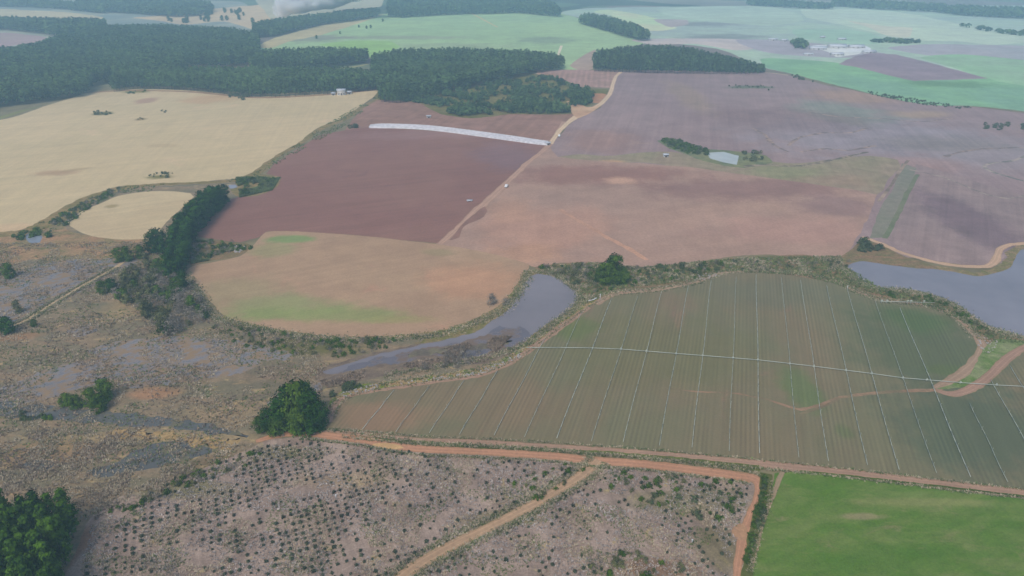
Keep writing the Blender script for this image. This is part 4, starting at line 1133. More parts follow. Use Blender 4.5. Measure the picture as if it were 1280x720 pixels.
shrubs([(770, 590), (930, 602), (925, 650), (880, 650), (800, 625), (760, 610)], 60, ['shrub', 'shrub_dark', 'shrub_olive'], (.7, 1.7), 'weedy shrub in the upper right of the plantation')
shrubs([(130, 640), (200, 610), (290, 572), (330, 560), (320, 580), (240, 606), (160, 640)], 50, ['shrub', 'shrub_olive', 'shrub_grey'], (.8, 1.8), 'weedy shrub on the marsh side of the plantation')
shrubs([(740, 690), (860, 700), (850, 730), (740, 730)], 14, ['shrub_olive', 'shrub'], (1.0, 2.4), 'bright olive shrub at the bottom edge right of the sandy track')
shrubs([(340, 545), (400, 540), (396, 548), (345, 552)], 8, ['shrub_grey', 'shrub'], (.6, 1.4), 'small shrub at the foot of the dark tree clump')
shrubs([(10, 515), (60, 520), (70, 526), (20, 526)], 14, ['shrub_dark', 'shrub'], (.8, 1.8), 'low shrub on the ditch bank at the left edge')
shrubs([(260, 404), (340, 416), (420, 424), (500, 424), (480, 440), (420, 448), (330, 440), (280, 425)], 150, ['shrub_grey', 'shrub_olive', 'shrub'], (.8, 1.8), 'reedy shrub between the fallow field and the shallow pond')
lone([(350, 60), (480, 26), (470, 34), (360, 64)], 6, (5, 7), 'lone dark tree on the pale slope below the smoke belt')
lone([(200, 26), (300, 12), (318, 30), (290, 26), (240, 30)], 26, (8, 12), 'dark lone tree on the far straw field at upper left')

# ------------------------------------------------------------------ shrubs: the 300 that show largest one by one, the others as one growth
QUEUE.sort(key=lambda q: -q[0])
for _, key, h, label, cat, name, group, ww, xy in QUEUE[:296]:
    plant(key, 0, 0, h, label, cat, name, group, ww, xy, now=True)
mats, Vs, Ts, Mi = [], [], [], []
for _, key, h, label, cat, name, group, ww, (x, y) in QUEUE[296:]:
    vd = VAR[key]
    v, f, t, tv, tf = random.choice(vd['data'])
    qv = v.reshape(-1, 4, 3)
    step = 2
    sub = np.arange(random.randrange(step), len(qv), step)
    a_ = random.uniform(0, 6.28)
    s_ = h / vd['h']
    q_ = qv[sub].copy()
    ctr = q_.mean(1, keepdims=True)
    q_ = ctr + (q_ - ctr) * 1.35
    x_, y_ = q_[..., 0].copy(), q_[..., 1].copy()
    q_[..., 0] = (x_ * math.cos(a_) - y_ * math.sin(a_)) * s_ + x
    q_[..., 1] = (x_ * math.sin(a_) + y_ * math.cos(a_)) * s_ + y
    q_[..., 2] *= s_
    if vd['mat'] not in mats:
        mats.append(vd['mat'])
    Vs.append(q_.reshape(-1, 3))
    Ts.append(t.reshape(-1, 4)[sub].ravel())
    Mi.append(np.full(len(sub), mats.index(vd['mat']), np.int32))
Vs, Ts, Mi = np.concatenate(Vs), np.concatenate(Ts), np.concatenate(Mi)
o = put('shrubbery', Vs, np.arange(len(Vs)).reshape(-1, 4), mats[0], tint=Ts)
for mm in mats[1:]:
    o.data.materials.append(mm)
o.data.polygons.foreach_set('material_index', Mi)
tag(o, 'the smaller and farther shrubs of the verges, banks and thickets', 'shrubs')
o['kind'] = 'stuff'

# ------------------------------------------------------------------ saplings of the young plantation
sap_v, sap_f, sap_t, (stv, stf) = tree_meshes('broad', .65, .20, .05, 12, .13, 9, 99, .16, .03)
saps = []
for poly in (SCRUB,):
    q = scatter(poly, 2.2, .12, dir_angle(200))
    P = project(q)
    keep = (P[:, 0] > -5) & (P[:, 0] < 1285) & (P[:, 1] < 800)
    q, P = q[keep], P[keep]
    dn = np.array([noise.noise(Vector((a / 22, b / 22, 9.0))) for a, b in q])
    keep = rng.uniform(0, 1, len(q)) < np.clip(0.55 + dn * 1.2, .05, .92) * np.where(P[:, 0] > 520, .6, 1)
    # keep clear of the sandy track and the rim tracks
    tr = Gn(catmull([(748, 575), (722, 598), (670, 629), (610, 660), (545, 693), (495, 728)], False, 4))
    dd = np.min(np.linalg.norm(q[:, None, :] - tr[None], axis=2), axis=1)
    keep &= dd > 3.4
    tr = Gn(catmull([(320, 552), (380, 542), (470, 553), (640, 567), (740, 576), (860, 587), (942, 598), (948, 622), (931, 668), (922, 712)], False, 4))
    dd = np.min(np.linalg.norm(q[:, None, :] - tr[None], axis=2), axis=1)
    keep &= dd > 3.2
    keep &= P[:, 0] > 112 - (P[:, 1] - 650) * .25
    q = q[keep]
    saps.append(q)
q = saps[0]
vis = project(q)[:, 1] > 722          # below the frame: never among the individual ones
order = np.argsort(q[:, 1] + vis * 1e4)
q = q[order]
first = None
for k, (x, y) in enumerate(q[:300]):
    s = random.uniform(.7, 1.35)
    if first is None:
        vj, fj = join([(sap_v, sap_f.tolist()), (stv, stf)])
        first = o = put('sapling', vj, fj, LEAF['sapling'], tint=np.concatenate([sap_t, np.zeros(len(stv))]))
    else:
        o = first.copy()
        COL.objects.link(o)
    o.location = (x, y, 0)
    o.scale = (s, s, s * random.uniform(.8, 1.2))
    o.rotation_euler = (0, 0, random.uniform(0, 6.28))
    px = project(np.array([[x, y]]))[0]
    lab = 'small dark sapling near the bottom edge, ' + ('close to the corner pine block' if px[0] < 240 else 'midway between pine block and sandy track' if px[0] < 380 else 'just left of the sandy track' if px[0] < 530 else 'just right of the sandy track' if px[0] < 720 else 'towards the red track on the right')
    tag(o, lab, 'sapling', 'planted saplings ' + lab.split(', ')[1])
rest = q[300:]
n = len(rest)
m = 70
idx = rng.choice(len(sap_f), (n, m))
vv = sap_v.reshape(-1, 4, 3)[idx]
sc = rng.uniform(.7, 1.4, n)[:, None, None, None]
vv = vv * sc * 1.05
vv[..., 0] += rest[:, 0][:, None, None]
vv[..., 1] += rest[:, 1][:, None, None]
o = put('sapling_rows', vv.reshape(-1, 3), np.arange(n * m * 4).reshape(-1, 4), LEAF['sapling'], tint=np.repeat(sap_t.reshape(-1, 4)[idx.ravel(), 0], 4))
tag(o, 'rows of small dark saplings across the young plantation, all but the nearest', 'saplings')
o['kind'] = 'stuff'


# ------------------------------------------------------------------ grass tufts, weeds and dead brush
def tufts(name, polys, n, size, mat, label, cat='grass', blades=5, flat=.5, avoid=None, thresh=None, tintmu=.5, pts=None):
    allq = []
    for poly in polys:
        allq.append(scatter(poly, 1, n=n))
    q = np.concatenate(allq) if pts is None else pts
    if thresh is not None:
        dn = np.array([noise.noise(Vector((a / thresh[0], b / thresh[0], thresh[1]))) for a, b in q])
        q = q[dn > thresh[2]]
    if avoid is not None:
        for line, clear in avoid:
            tr = Gn(catmull(line, False, 5))
            q = q[np.concatenate([np.min(np.linalg.norm(part[:, None] - tr[None], axis=2), axis=1) for part in np.array_split(q, max(1, len(q) // 4000))]) > clear * rng.uniform(.75, 1.15, len(q))]
    k = len(q)
    s = size * rng.uniform(.5, 1.5, (k, 1))
    az = rng.uniform(0, 2 * np.pi, (k, blades))
    r = s * rng.uniform(.2, .8, (k, blades))
    cx = q[:, 0:1] + r * np.cos(az) * .6
    cyy = q[:, 1:2] + r * np.sin(az) * .6
    tx = cx + r * np.cos(az) * 1.1
    ty = cyy + r * np.sin(az) * 1.1
    hz = s * rng.uniform(.5, 1.3, (k, blades)) * flat * 2
    wd = s * .28
    px_, py_ = -np.sin(az) * wd, np.cos(az) * wd
    z0 = np.full_like(cx, 0.03)
    V = np.stack([np.stack([cx - px_, cyy - py_, z0], 2), np.stack([cx + px_, cyy + py_, z0], 2), np.stack([tx, ty, hz + .03], 2)], 2).reshape(-1, 3)
    tn = np.clip(rng.normal(tintmu, .22, (k, 1)) + rng.normal(0, .1, (k, blades)), 0, 1)
    o = put(name, V, np.arange(len(V)).reshape(-1, 3), mat, tint=np.repeat(tn.ravel(), 3))
    tag(o, label, cat)
    o['kind'] = 'stuff'
    return o


SANDY = [(748, 575), (738, 585), (722, 598), (700, 611), (670, 629), (645, 642), (610, 660), (575, 677), (545, 693), (520, 708), (495, 728)]
RIM = [(380, 542), (430, 547), (470, 553), (520, 561), (580, 564), (640, 567), (700, 571), (740, 576), (800, 580), (860, 587), (910, 593), (938, 598), (950, 606), (948, 622), (940, 645), (931, 668), (926, 690), (922, 712)]
CAUSE = [(-40, 424), (0, 412), (30, 402), (60, 383), (95, 362), (120, 348), (145, 334)]
dry = leafy('dry_grass_blades', (0.26, 0.215, 0.15), (0.62, 0.52, 0.36))
weed = leafy('green_weed_blades', (0.07, 0.11, 0.04), (0.24, 0.29, 0.10))
brush = leafy('dead_brush', (0.16, 0.145, 0.135), (0.70, 0.62, 0.55))
reed = leafy('brown_reeds', (0.18, 0.145, 0.11), (0.46, 0.35, 0.25))
MARSH = [(-60, 305), (190, 302), (235, 345), (265, 402), (340, 417), (440, 424), (400, 470), (410, 520), (340, 545), (240, 600), (120, 650), (-60, 640)]
tufts('dry_grass', [MARSH], 60000, .50, dry, 'dry straw coloured grass tufts scattered over the marsh', thresh=(14, 2.0, .0), avoid=[(CAUSE, 2.2)])
tufts('brown_reeds', [MARSH], 34000, .5, reed, 'brown reeds growing in patches through the marsh', 'reeds', thresh=(20, 6.0, .05), avoid=[(CAUSE, 2.2)])
tufts('green_weeds', [MARSH], 40000, .4, weed, 'green weeds in the wetter hollows of the marsh', 'weeds', thresh=(16, 11.0, .05))
LOWER = [(-60, 535), (60, 536), (200, 548), (300, 556), (240, 600), (120, 650), (-60, 620)]
tufts('dry_grass', [LOWER], 16000, .45, dry, 'straw coloured grass tufts on the near lower edge of the marsh', thresh=(8, 21.0, -.05), avoid=[([(120, 590), (165, 572), (205, 566), (250, 566)], 6.5)])
tufts('brown_reeds', [LOWER], 12000, .45, reed, 'brown reeds on the near lower edge of the marsh', 'reeds', thresh=(11, 25.0, 0), avoid=[([(120, 590), (165, 572), (205, 566), (250, 566)], 6.5)])
SC2 = [(112, 660), (200, 612), (300, 572), (345, 556), (470, 562), (640, 574), (730, 582), (850, 592), (940, 605), (930, 660), (905, 800), (85, 800)]
tufts('dead_brush', [SC2], 42000, .36, brush, 'grey dead brush and felling litter on the young plantation', 'brushwood', thresh=(10, 3.0, -.12), avoid=[(SANDY, 2.6), (RIM, 2.6)])
tufts('dry_grass', [SC2], 42000, .38, dry, 'dry yellowish grass tufts between the saplings', thresh=(13, 8.0, .02), avoid=[(SANDY, 2.4), (RIM, 2.4)])
tufts('green_weeds', [SC2], 34000, .33, weed, 'green weeds between the saplings', 'weeds', thresh=(9, 5.0, .12), avoid=[(SANDY, 2.4), (RIM, 2.4)])
tufts('bank_grass', [[(672, 334), (740, 328), (800, 334), (930, 322), (1050, 320), (1060, 336), (1110, 364), (1165, 374), (1200, 392), (1225, 412), (1290, 430), (1240, 428), (1200, 400), (1150, 380), (1060, 360), (1000, 344), (905, 339), (870, 350), (770, 362), (728, 380), (722, 360)]], 30000, .6, weed, 'rank green grass on the banks between the two ponds')
tufts('bank_straw', [[(672, 334), (740, 328), (800, 334), (930, 322), (1050, 320), (1060, 336), (1000, 342), (905, 339), (870, 350), (770, 362), (728, 380), (722, 360)]], 20000, .55, dry, 'bleached straw on the banks between the two ponds', thresh=(7, 3.3, .05))



def along(line, n, off, spread):
    """points strewn along a surveyed line"""
    g = Gn(catmull(line, False, 3))
    d = np.concatenate([[0], np.cumsum(np.linalg.norm(np.diff(g, axis=0), axis=1))])
    k = rng.uniform(0, d[-1], n)
    q = np.stack([np.interp(k, d, g[:, 0]), np.interp(k, d, g[:, 1])], 1)
    q2 = np.stack([np.interp(k + .5, d, g[:, 0]), np.interp(k + .5, d, g[:, 1])], 1) - q
    q2 /= np.linalg.norm(q2, axis=1)[:, None] + 1e-9
    return q + np.stack([-q2[:, 1], q2[:, 0]], 1) * (off + rng.normal(0, spread, n))[:, None]


UPPER = [(430, 541), (470, 545), (520, 550), (600, 553), (700, 559), (800, 566), (900, 575), (1000, 585), (1100, 596), (1200, 608), (1290, 618)]
FIELDRIM = [(412, 520), (424, 501), (440, 491), (480, 483), (540, 474), (600, 465), (640, 449), (670, 428), (700, 406), (735, 381), (765, 368), (820, 363), (870, 353), (905, 341), (950, 339), (1000, 343), (1045, 352), (1070, 365), (1100, 375), (1150, 381), (1185, 391), (1205, 406), (1220, 424)]
FALLOWRIM = [(232, 342), (250, 362), (265, 392), (300, 404), (350, 415), (400, 421), (450, 423), (510, 421), (560, 414), (600, 400), (630, 384), (648, 362), (660, 338)]
PONDN = [(668, 340), (690, 342), (718, 360), (725, 371), (718, 384), (690, 405), (655, 431), (612, 446), (560, 456), (480, 470)]
LAKES = [(1056, 335), (1078, 354), (1100, 361), (1130, 362), (1165, 370), (1195, 382), (1215, 397), (1232, 408), (1280, 422)]
q = np.concatenate([along(RIM, 3500, 3.2, .6), along(RIM[:12], 2600, -2.9, .35), along(UPPER, 2600, -2.4, .4), along(UPPER, 1600, 1.9, .3), along(FIELDRIM, 7000, 1.6, 1.0), along(FIELDRIM, 2500, -1.6, .5),
                    along(FALLOWRIM, 8000, -1.0, 1.6), along(PONDN, 5000, 0, 1.2), along(LAKES, 5000, -1, 1.6), along(SANDY, 2600, 2.9, .7), along(SANDY, 2600, -2.9, .7), along(CAUSE, 2500, 1.9, .6), along(CAUSE, 2500, -1.9, .6)])
tufts('track_grass', [], 0, .38, weed, 'green grass tufts fringing the dirt tracks and pond rims', pts=q[::2])
tufts('track_straw', [], 0, .38, dry, 'dry grass tufts fringing the dirt tracks and pond rims', pts=q[1::2])
tufts('pond_reeds', [[(400, 476), (450, 462), (520, 452), (580, 444), (625, 440), (600, 456), (520, 464), (450, 476), (410, 486)], [(540, 440), (600, 424), (640, 420), (620, 440), (570, 446)]], 9000, .55, reed, 'brown reeds standing in the shallow tail of the near pond', 'reeds', thresh=(9, 1.7, -.05))
tufts('verge_grass', [[(0, 288), (60, 276), (90, 262), (110, 248), (150, 234), (240, 228), (310, 222), (345, 198), (400, 160), (470, 120), (470, 128), (430, 158), (345, 206), (320, 222), (240, 236), (150, 242), (110, 262), (80, 284), (60, 292), (0, 298)], [(296, 222), (350, 222), (340, 238), (300, 247)], [(240, 300), (308, 306), (306, 316), (240, 330)]], 26000, .7, weed, 'green and brown rank grass along the verges of the straw fields', thresh=(15, 4.4, -.1))

# ------------------------------------------------------------------ irrigation pipes
m_pipe = plain('aluminium_pipe', (0.48, 0.51, 0.42), .45, .08, .7)
m_pipe2 = plain('weathered_pipe', (0.40, 0.43, 0.34), .5, .1, .7)
MAIN = [(657, 436), (700, 436), (740, 436.5), (776, 438), (808, 440.5), (845, 443.5), (878, 446), (916, 449), (947, 451.5), (987, 456), (1017, 459.5), (1057, 464.5), (1089, 468.5), (1128, 474), (1158, 476.5), (1200, 480), (1245, 483), (1285, 485), (1330, 489)]


def pipe_mesh(p0, p1, r, seg=6.0, joint=None, riser=None):
    d = math.dist(p0, p1)
    k = max(1, int(d / seg))
    parts, risers = [], []
    ax = np.array([p1[0] - p0[0], p1[1] - p0[1], 0]) / d
    prev = None
    for i in range(k + 1):
        t = i / k
        wob = 0.16 * math.sin(t * 9 + p0[0]) if 0 < i < k else 0
        q = np.array([p0[0] + (p1[0] - p0[0]) * t - ax[1] * wob, p0[1] + (p1[1] - p0[1]) * t + ax[0] * wob, .62])
        if prev is not None:
            parts.append(tube(prev, q, r, r, 6))
        prev = q
    return parts


crossing = [(484, 500), (520, 507), (561, 506), (601, 500), (642, 496), (675, 436), (707, 436), (740, 437), (776, 438), (808, 440), (845, 443), (878, 446), (916, 449), (947, 451), (987, 456), (1017, 459), (1057, 464), (1089, 468), (1128, 474), (1167, 488), (1207, 496), (1243, 485), (1279, 486)]
crossing = crossing[:4] + crossing[5:]
FW = Gn(FIELD)
HOLE = Gn([(1165, 485), (1205, 462), (1218, 440), (1222, 420), (1300, 415), (1300, 425), (1270, 442), (1248, 458), (1225, 478), (1205, 495), (1180, 497)])
ORD = ['first', 'second', 'third', 'fourth', 'fifth', 'sixth', 'seventh', 'eighth', 'ninth', 'tenth', 'eleventh', 'twelfth', 'thirteenth', 'fourteenth', 'fifteenth', 'sixteenth', 'seventeenth', 'eighteenth', 'nineteenth', 'twentieth', 'twenty-first', 'twenty-second', 'twenty-third', 'twenty-fourth']
a = dir_angle(937)
dv = np.array([math.sin(a), math.cos(a)])
for i, c in enumerate(crossing):
    o0 = np.array(G(*c))
    tt = np.arange(-140, 260, 1.0)
    pts = o0 + tt[:, None] * dv
    ok = inside(pts, FW) & ~inside(pts, HOLE)
    i0 = int(np.where(tt == 0)[0][0])
    if not ok[i0]:
        i0 = next(j for j in range(i0, 0, -1) if ok[j])
    lo = i0
    while lo > 0 and ok[lo - 1]:
        lo -= 1
    hi = i0
    while hi < len(tt) - 1 and ok[hi + 1]:
        hi += 1
    lo, hi = lo + 2, hi - (3 + (i * 5) % 4)
    if hi - lo < 8:
        continue
    p0, p1 = pts[lo], pts[hi]
    root = bpy.data.objects.new('irrigation_pipe', None)
    COL.objects.link(root)
    root.location = (p0[0], p0[1], 0)
    tag(root, f'pale sprinkler pipe across the crop rows, {ORD[i]} from the left', 'pipe', 'sprinkler pipes laid across the irrigated field')
    rel = (p1[0] - p0[0], p1[1] - p0[1])
    v, f = join(pipe_mesh((0, 0), rel, .085 if i % 3 else .105))
    put('pipe', v, f, m_pipe2 if i % 2 else m_pipe, parent=root)
    L = math.hypot(*rel)
    for s in np.arange(4, L - 1, 12.0):
        x, y = rel[0] * s / L, rel[1] * s / L
        v, f = join([tube((x, y, .6), (x, y, 1.5), .03, .03, 5), tube((x - .12, y, 1.52), (x + .12, y, 1.56), .035, .03, 5), tube((x, y, 0.0), (x, y, .6), .05, .05, 5)])
        put('sprinkler', v, f, m_pipe, parent=root)
g = Gn(MAIN)
parts = []
for p, q in zip(g[:-1], g[1:]):
    parts.append(tube((p[0], p[1], .66), (q[0], q[1], .66), .13, .13, 7))
root = bpy.data.objects.new('main_pipe', None)
COL.objects.link(root)
root.location = (g[0][0], g[0][1], 0)
tag(root, 'long pale main water pipe crossing the whole irrigated field from side to side', 'pipe')
v, f = join([([np.array(a_) - np.array([g[0][0], g[0][1], 0]) for a_ in vv_], ff) for vv_, ff in parts])
put('pipe', v, f, m_pipe, parent=root)
for c in MAIN[3:-2]:
    x, y = np.array(G(*c)) - g[0]
    v, f = join([tube((x, y, .0), (x, y, 1.25), .12, .10, 8), tube((x - .45, y, .66), (x + .45, y, .66), .26, .26, 8), tube((x, y, 1.2), (x, y, 1.3), .24, .24, 8)])
    put('valve', v, f, m_pipe, parent=root)
# pump set by the lake: pipe with two valves
root = bpy.data.objects.new('suction_pipe', None)
COL.objects.link(root)
x0, y0 = G(1100, 379)
root.location = (x0, y0, 0)
tag(root, 'short white pump pipe lying along the upper rim of the irrigated field', 'pipe')
x1, y1 = np.array(G(1168, 380)) - np.array([x0, y0])
v, f = join([tube((0, 0, .9), (x1 * .5, y1 * .5, .9), .15, .15, 8), tube((x1 * .5, y1 * .5, .9), (x1, y1, .7), .11, .10, 8)])
put('pipe', v, f, m_pipe, parent=root)
for t in (.02, .12, .5, .56, .8):
    v, f = join([tube((x1 * t, y1 * t, 0), (x1 * t, y1 * t, 1.9), .2, .16, 8), tube((x1 * t - .5, y1 * t, 1.5), (x1 * t + .5, y1 * t, 1.5), .22, .22, 8)])
    put('valve', v, f, m_pipe, parent=root)


def box(x0, x1, y0, y1, z0, z1):
    v = [(x0, y0, z0), (x1, y0, z0), (x1, y1, z0), (x0, y1, z0), (x0, y0, z1), (x1, y0, z1), (x1, y1, z1), (x0, y1, z1)]
    return v, [(0, 3, 2, 1), (4, 5, 6, 7), (0, 1, 5, 4), (1, 2, 6, 5), (2, 3, 7, 6), (3, 0, 4, 7)]


white = plain('white_paint', (0.78, 0.78, 0.76), .5, .06, 1)
for px, py, h, lab in [(1059, 361, 1.6, 'white marker post on the bank below the lake inlet'), (865, 678, 1.1, 'single white stake among the brush of the right plantation'), (420, 622, 1.2, 'single pale stake in the middle of the left plantation'),
                       (750, 375, 3.2, 'white post beside the near pond at the corner of the irrigated field')]:
    x, y = G(px, py)
    root = bpy.data.objects.new('marker_post', None)
    COL.objects.link(root)
    root.location = (x, y, 0)
    tag(root, lab, 'post')
    v, f = join([tube((0, 0, 0), (0, 0, h * .86), .13, .12, 8)])
    put('post', v, f, white, parent=root)
    v, f = join([box(-.24, .24, -.12, .12, h * .86, h)])
    put('plate', v, f, white, parent=root)
root = bpy.data.objects.new('outlet_pipe', None)
COL.objects.link(root)
x, y = G(735, 377)
root.location = (x, y, 0)
tag(root, 'short white outlet pipe on the grass at the near pond corner', 'pipe')
v, f = join([tube((0, 0, .35), (2.6, 1.1, .45), .2, .2, 8), tube((2.6, 1.1, .45), (4.2, 2.2, .9), .2, .2, 8)])
put('pipe', v, f, white, parent=root)

# ------------------------------------------------------------------ long white plastic cover strip
top = [(463, 157.5), (475, 156), (500, 156.3), (530, 157.6), (560, 160.5), (600, 165.6), (640, 171), (668, 175.4), (686, 178)]
bot = [(461, 160.2), (475, 160.5), (500, 160.8), (530, 162.4), (560, 165.6), (600, 171), (640, 176.6), (668, 180.4), (684, 182)]
gt, gb = Gn(catmull(top, False, 3)), Gn(catmull(bot, False, 3))
nn_ = min(len(gt), len(gb))
gt = gt[np.linspace(0, len(gt) - 1, nn_).astype(int)]
gb = gb[np.linspace(0, len(gb) - 1, nn_).astype(int)]
root = bpy.data.objects.new('plastic_cover_strip', None)
COL.objects.link(root)
root.location = (gt[0][0], gt[0][1], 0)
tag(root, 'long curved white plastic cover strip along the top of the dark ploughed field', 'cover')
m_cov = plain('white_plastic', (0.60, 0.58, 0.58), .5, .22, 3)
rows = 5
for rI in range(rows):
    V, Fq = [], []
    for i in range(nn_):
        for s in range(7):
            t = (rI + .04 + .92 * s / 6) / rows
            p = gt[i] * (1 - t) + gb[i] * t - gt[0]
            hz = 1.5 * math.sin(math.pi * s / 6) ** .7 + .06 + .12 * noise.noise(Vector((i * .7, rI * 3., s)))
            V.append((p[0], p[1], hz if 0 < s < 6 else .02))
    for i in range(nn_ - 1):
        for s in range(6):
            a0 = i * 7 + s
            Fq.append((a0, a0 + 1, a0 + 8, a0 + 7))
    Fq.append(tuple(range(7)))
    Fq.append(tuple(reversed(range((nn_ - 1) * 7, nn_ * 7))))
    put('cover_tunnel', V, Fq, m_cov, parent=root, smooth=False)

# ------------------------------------------------------------------ buildings
roofm = plain('pale_metal_roof', (0.62, 0.64, 0.66), .4, .1, 2)
wallm = plain('whitewashed_wall', (0.62, 0.60, 0.57), .8, .1, 1.5)
glass = plain('window_glass', (0.03, 0.035, 0.045), .1, .05, 1)
doorm = plain('dark_door', (0.12, 0.10, 0.09), .6, .1, 1)


farroof = plain('bleached_sheet_roof', (0.74, 0.74, 0.74), .6, .06, 3)


def shed(px, py, L, W, hh, rot, lab, name='farm_shed', cat='building', wm=None, rm=None):
    x, y = G(px, py)
    root = bpy.data.objects.new(name, None)
    COL.objects.link(root)
    root.location = (x, y, 0)
    root.rotation_euler = (0, 0, rot)
    tag(root, lab, cat)
    l, w_ = L / 2, W / 2
    rg = hh + W * .22
    v = [(-l, -w_, 0), (l, -w_, 0), (l, w_, 0), (-l, w_, 0), (-l, -w_, hh), (l, -w_, hh), (l, w_, hh), (-l, w_, hh), (-l, 0, rg), (l, 0, rg)]
    f = [(0, 1, 5, 4), (2, 3, 7, 6), (1, 2, 6, 9, 5), (3, 0, 4, 8, 7)]
    put('wall', v, f, wm or wallm, parent=root)
    e, t = .5, .12
    sl_ = (rg - hh) / w_
    parts = []
    for sgn in (-1, 1):
        yo, zo = sgn * (w_ + e), hh - sl_ * e + .03
        vv = [(-l - e, yo, zo), (l + e, yo, zo), (l + e, 0, rg + .03), (-l - e, 0, rg + .03)]
        vv += [(a_, b_, c_ + t) for a_, b_, c_ in vv]
        parts.append((vv, [(0, 1, 2, 3), (7, 6, 5, 4), (0, 4, 5, 1), (1, 5, 6, 2), (2, 6, 7, 3), (3, 7, 4, 0)]))
    v, f = join(parts)
    put('roof', v, f, rm or roofm, parent=root)
    v, f = box(-.9, .9, -w_ - .06, -w_ - .003, .02, min(2.4, hh * .8))
    put('door', v, f, doorm, parent=root)
    for xx in (-l * .6, l * .6):
        v, f = box(xx - .7, xx + .7, -w_ - .05, -w_ - .003, 1.0, min(2.1, hh * .75))
        put('window', v, f, glass, parent=root)


shed(427, 118.5, 9, 6, 5.5, .2, 'white farmhouse in front of the trees behind the straw field', 'farmhouse')
shed(437, 117.5, 5, 4, 2.8, .1, 'small white outbuilding right of the white farmhouse', 'outbuilding')
shed(417, 119, 4, 3.5, 2.6, 0, 'small grey outbuilding left of the white farmhouse', 'outbuilding')
shed(832, 196, 3.6, 2.6, 2.1, .1, 'small white hut on the grassy strip left of the clay pond', 'hut')
shed(685, 181, 3.2, 2.4, 2.0, .2, 'white hut at the right end of the plastic cover strip', 'hut')
shed(536, 147, 4, 2.4, 1.8, .1, 'low white hut under the bushland above the plastic strip', 'hut')
for i, (px, py, L, W, hh, rot, lab) in enumerate([
        (1028, 47.5, 10, 8, 4, 0, 'isolated small white shed above the row of pale roofs'), (1052, 50, 16, 9, 4, .1, 'white shed right of the isolated one above the pale yard'), (966, 50.5, 20, 8, 4, 0, 'leftmost long white building in the far farm row'),
        (980, 51.5, 12, 8, 4, .1, 'short white building just right of the leftmost long one'), (1022, 62, 30, 14, 5, -.1, 'long white shed at the left of the pale yard'), (1046, 60, 34, 16, 6, .05, 'largest white shed in the middle of the pale yard'),
        (1070, 60, 30, 14, 5, .1, 'white shed at the right of the pale yard'), (1046, 69, 22, 10, 4, 0, 'white shed at the lower rim of the pale yard'), (1086, 66, 26, 10, 4, .25, 'narrow white shed trailing right of the pale yard'),
        (1112, 52, 18, 9, 4, .2, 'white shed by the low bluish grove'), (1010, 69, 16, 8, 3.5, 0, 'small white shed at the lower left of the pale yard')]):
    shed(px, py, L * .85, W * .8, hh * .6, rot, lab, rm=farroof)


# ------------------------------------------------------------------ pickup trucks
def pickup(px, py, rot, lab):
    x, y = G(px, py)
    root = bpy.data.objects.new('pickup_truck', None)
    COL.objects.link(root)
    root.location = (x, y, .2)
    root.rotation_euler = (0, 0, rot)
    tag(root, lab, 'pickup')
    # side profile extruded
    prof = [(-2.5, .45), (-2.5, 1.1), (-.7, 1.1), (-.6, 1.75), (.75, 1.78), (1.35, 1.2), (2.4, 1.05), (2.5, .5)]
    n_ = len(prof)
    V = [(a_, -.85, b_) for a_, b_ in prof] + [(a_, .85, b_) for a_, b_ in prof]
    Fq = [tuple(range(n_)), tuple(reversed(range(n_, 2 * n_)))] + [(i, i + n_, (i + 1) % n_ + n_, (i + 1) % n_) for i in range(n_)]
    put('body', V, Fq, white, parent=root)
    v, f = join([box(-.45, .6, -.86, -.853, 1.25, 1.65), box(-.45, .6, .853, .86, 1.25, 1.65)])
    put('window', v, f, glass, parent=root)
    for wx in (-1.5, 1.5):
        for wy in (-.8, .8):
            v, f = tube((wx, wy - .12, .38), (wx, wy + .12, .38), .38, .38, 12)
            put('wheel', v, f, doorm, parent=root)


pickup(699, 171, 1.5, 'white pickup parked beside the gravel road near the plastic strip end')
pickup(633, 234, 1.35, 'white pickup on the red field right of the diagonal track')
# a sprinkler cart near the track
shed(587, 251.5, 2.8, 1.3, .8, .1, 'small pale trailer on the dark field left of the diagonal track', 'trailer', 'trailer')

# pale stones at field corners
m_stone = plain('pale_stone', (0.42, 0.38, 0.34), .85, .2, .6)


def stones(polys, n, s, label):
    parts = []
    for poly in polys:
        for x, y in scatter(poly, 1, n=n * 6)[:n]:
            r = random.uniform(.4, 1.2) * s
            v, f = tube((x, y, 0), (x + r * .1, y, r * .8), r, r * .55, 6)
            v = [(a_ + random.uniform(-.15, .15) * s, b_ + random.uniform(-.15, .15) * s, c_) for a_, b_, c_ in v]
            parts.append((v, f))
    v, f = join(parts)
    o = put('rubble', v, f, m_stone)
    tag(o, label, 'stones')
    o['kind'] = 'stuff'


stones([[(288, 310), (304, 304), (306, 312), (296, 318)]], 40, .7, 'pale stones in the rough corner above the fallow field')
stones([[(424, 492), (470, 480), (474, 486), (430, 497)], [(500, 478), (600, 464), (600, 468), (500, 482)], [(600, 464), (650, 442), (652, 446), (602, 468)]], 60, .45, 'pale stones along the bank between pond and irrigated field')
stones([[(1222, 420), (1250, 424), (1240, 440), (1222, 445)], [(860, 345), (890, 340), (900, 346), (870, 352)]], 40, .5, 'pale rocks by the grassy wedge and field rim near the lake')

# ------------------------------------------------------------------ smoke
def smoke_blob(cx, cy_, pts):
    V, Fq = [], []
    k = 10
    for i, (x, z, r) in enumerate(pts):
        for j in range(k):
            t = 2 * math.pi * j / k
            V.append((x + 0, math.cos(t) * r, z + math.sin(t) * r))
    return V, Fq


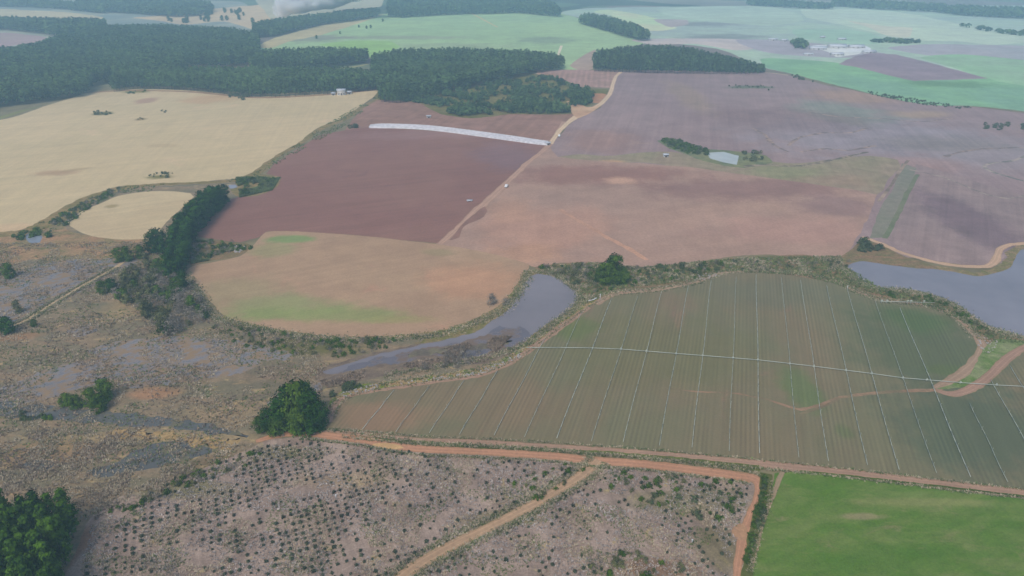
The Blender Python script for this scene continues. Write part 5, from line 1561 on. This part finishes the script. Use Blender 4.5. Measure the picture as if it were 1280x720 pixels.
x0, y0 = G(350, 24)
bmv, bmf = [], []
import bmesh
bm = bmesh.new()
for (dx, z, r) in [(0, 5, 9), (8, 15, 18), (24, 28, 27), (50, 36, 34), (85, 45, 38), (125, 54, 40), (165, 62, 38), (205, 70, 32)]:
    b2 = bmesh.ops.create_icosphere(bm, subdivisions=3, radius=1)
    for v in b2['verts']:
        n3 = 1 + .25 * noise.noise(v.co * 1.7 + Vector((dx, z, r)))
        v.co = Vector((v.co.x * r * 1.3 * n3 + dx, v.co.y * r * n3 * 1.2 + dx * .1, v.co.z * r * .8 * n3 + z))
me = bpy.data.meshes.new('smoke')
bm.to_mesh(me)
bm.free()
so_ = bpy.data.objects.new('smoke', me)
COL.objects.link(so_)
so_.location = (x0, y0, 3)
rm = so_.modifiers.new('remesh', 'REMESH')
rm.mode = 'VOXEL'
rm.voxel_size = 4.0
tag(so_, 'white smoke drifting right from a fire behind the far tree belt', 'smoke')
so_['kind'] = 'stuff'
ms = bpy.data.materials.new('smoke_volume')
ms.use_nodes = True
t_ = ms.node_tree
t_.nodes.clear()
pv = t_.nodes.new('ShaderNodeVolumePrincipled')
pv.inputs['Color'].default_value = (.99, .99, .99, 1)
ou = t_.nodes.new('ShaderNodeOutputMaterial')
nz = t_.nodes.new('ShaderNodeTexNoise')
tc = t_.nodes.new('ShaderNodeTexCoord')
t_.links.new(tc.outputs['Object'], nz.inputs['Vector'])
nz.inputs['Scale'].default_value = .028
nz.inputs['Distortion'].default_value = 1.2
nz.inputs['Roughness'].default_value = .62
nz.inputs['Detail'].default_value = 7
mr = t_.nodes.new('ShaderNodeMapRange')
mr.inputs['From Min'].default_value = .41
mr.inputs['From Max'].default_value = .66
mr.inputs['To Min'].default_value = 0
mr.inputs['To Max'].default_value = .6
t_.links.new(nz.outputs['Fac'], mr.inputs['Value'])
t_.links.new(mr.outputs[0], pv.inputs['Density'])
t_.links.new(pv.outputs[0], ou.inputs['Volume'])
me.materials.append(ms)

# ------------------------------------------------------------------ haze: a box of even air round everything
hb = 9500
v, f = box(-hb, hb, -hb, hb, -1.0, 158)
hz_ = put('haze', v, f, bpy.data.materials.new('haze_air'), kind='stuff')
tag(hz_, 'pale blue haze lying over the whole farmland', 'haze')
mh = hz_.data.materials[0]
mh.use_nodes = True
t_ = mh.node_tree
t_.nodes.clear()
pv = t_.nodes.new('ShaderNodeVolumePrincipled')
pv.inputs['Color'].default_value = (.52, .82, 1.0, 1)
pv.inputs['Density'].default_value = BETA
pv.inputs['Anisotropy'].default_value = 0.0
ou = t_.nodes.new('ShaderNodeOutputMaterial')
t_.links.new(pv.outputs[0], ou.inputs['Volume'])
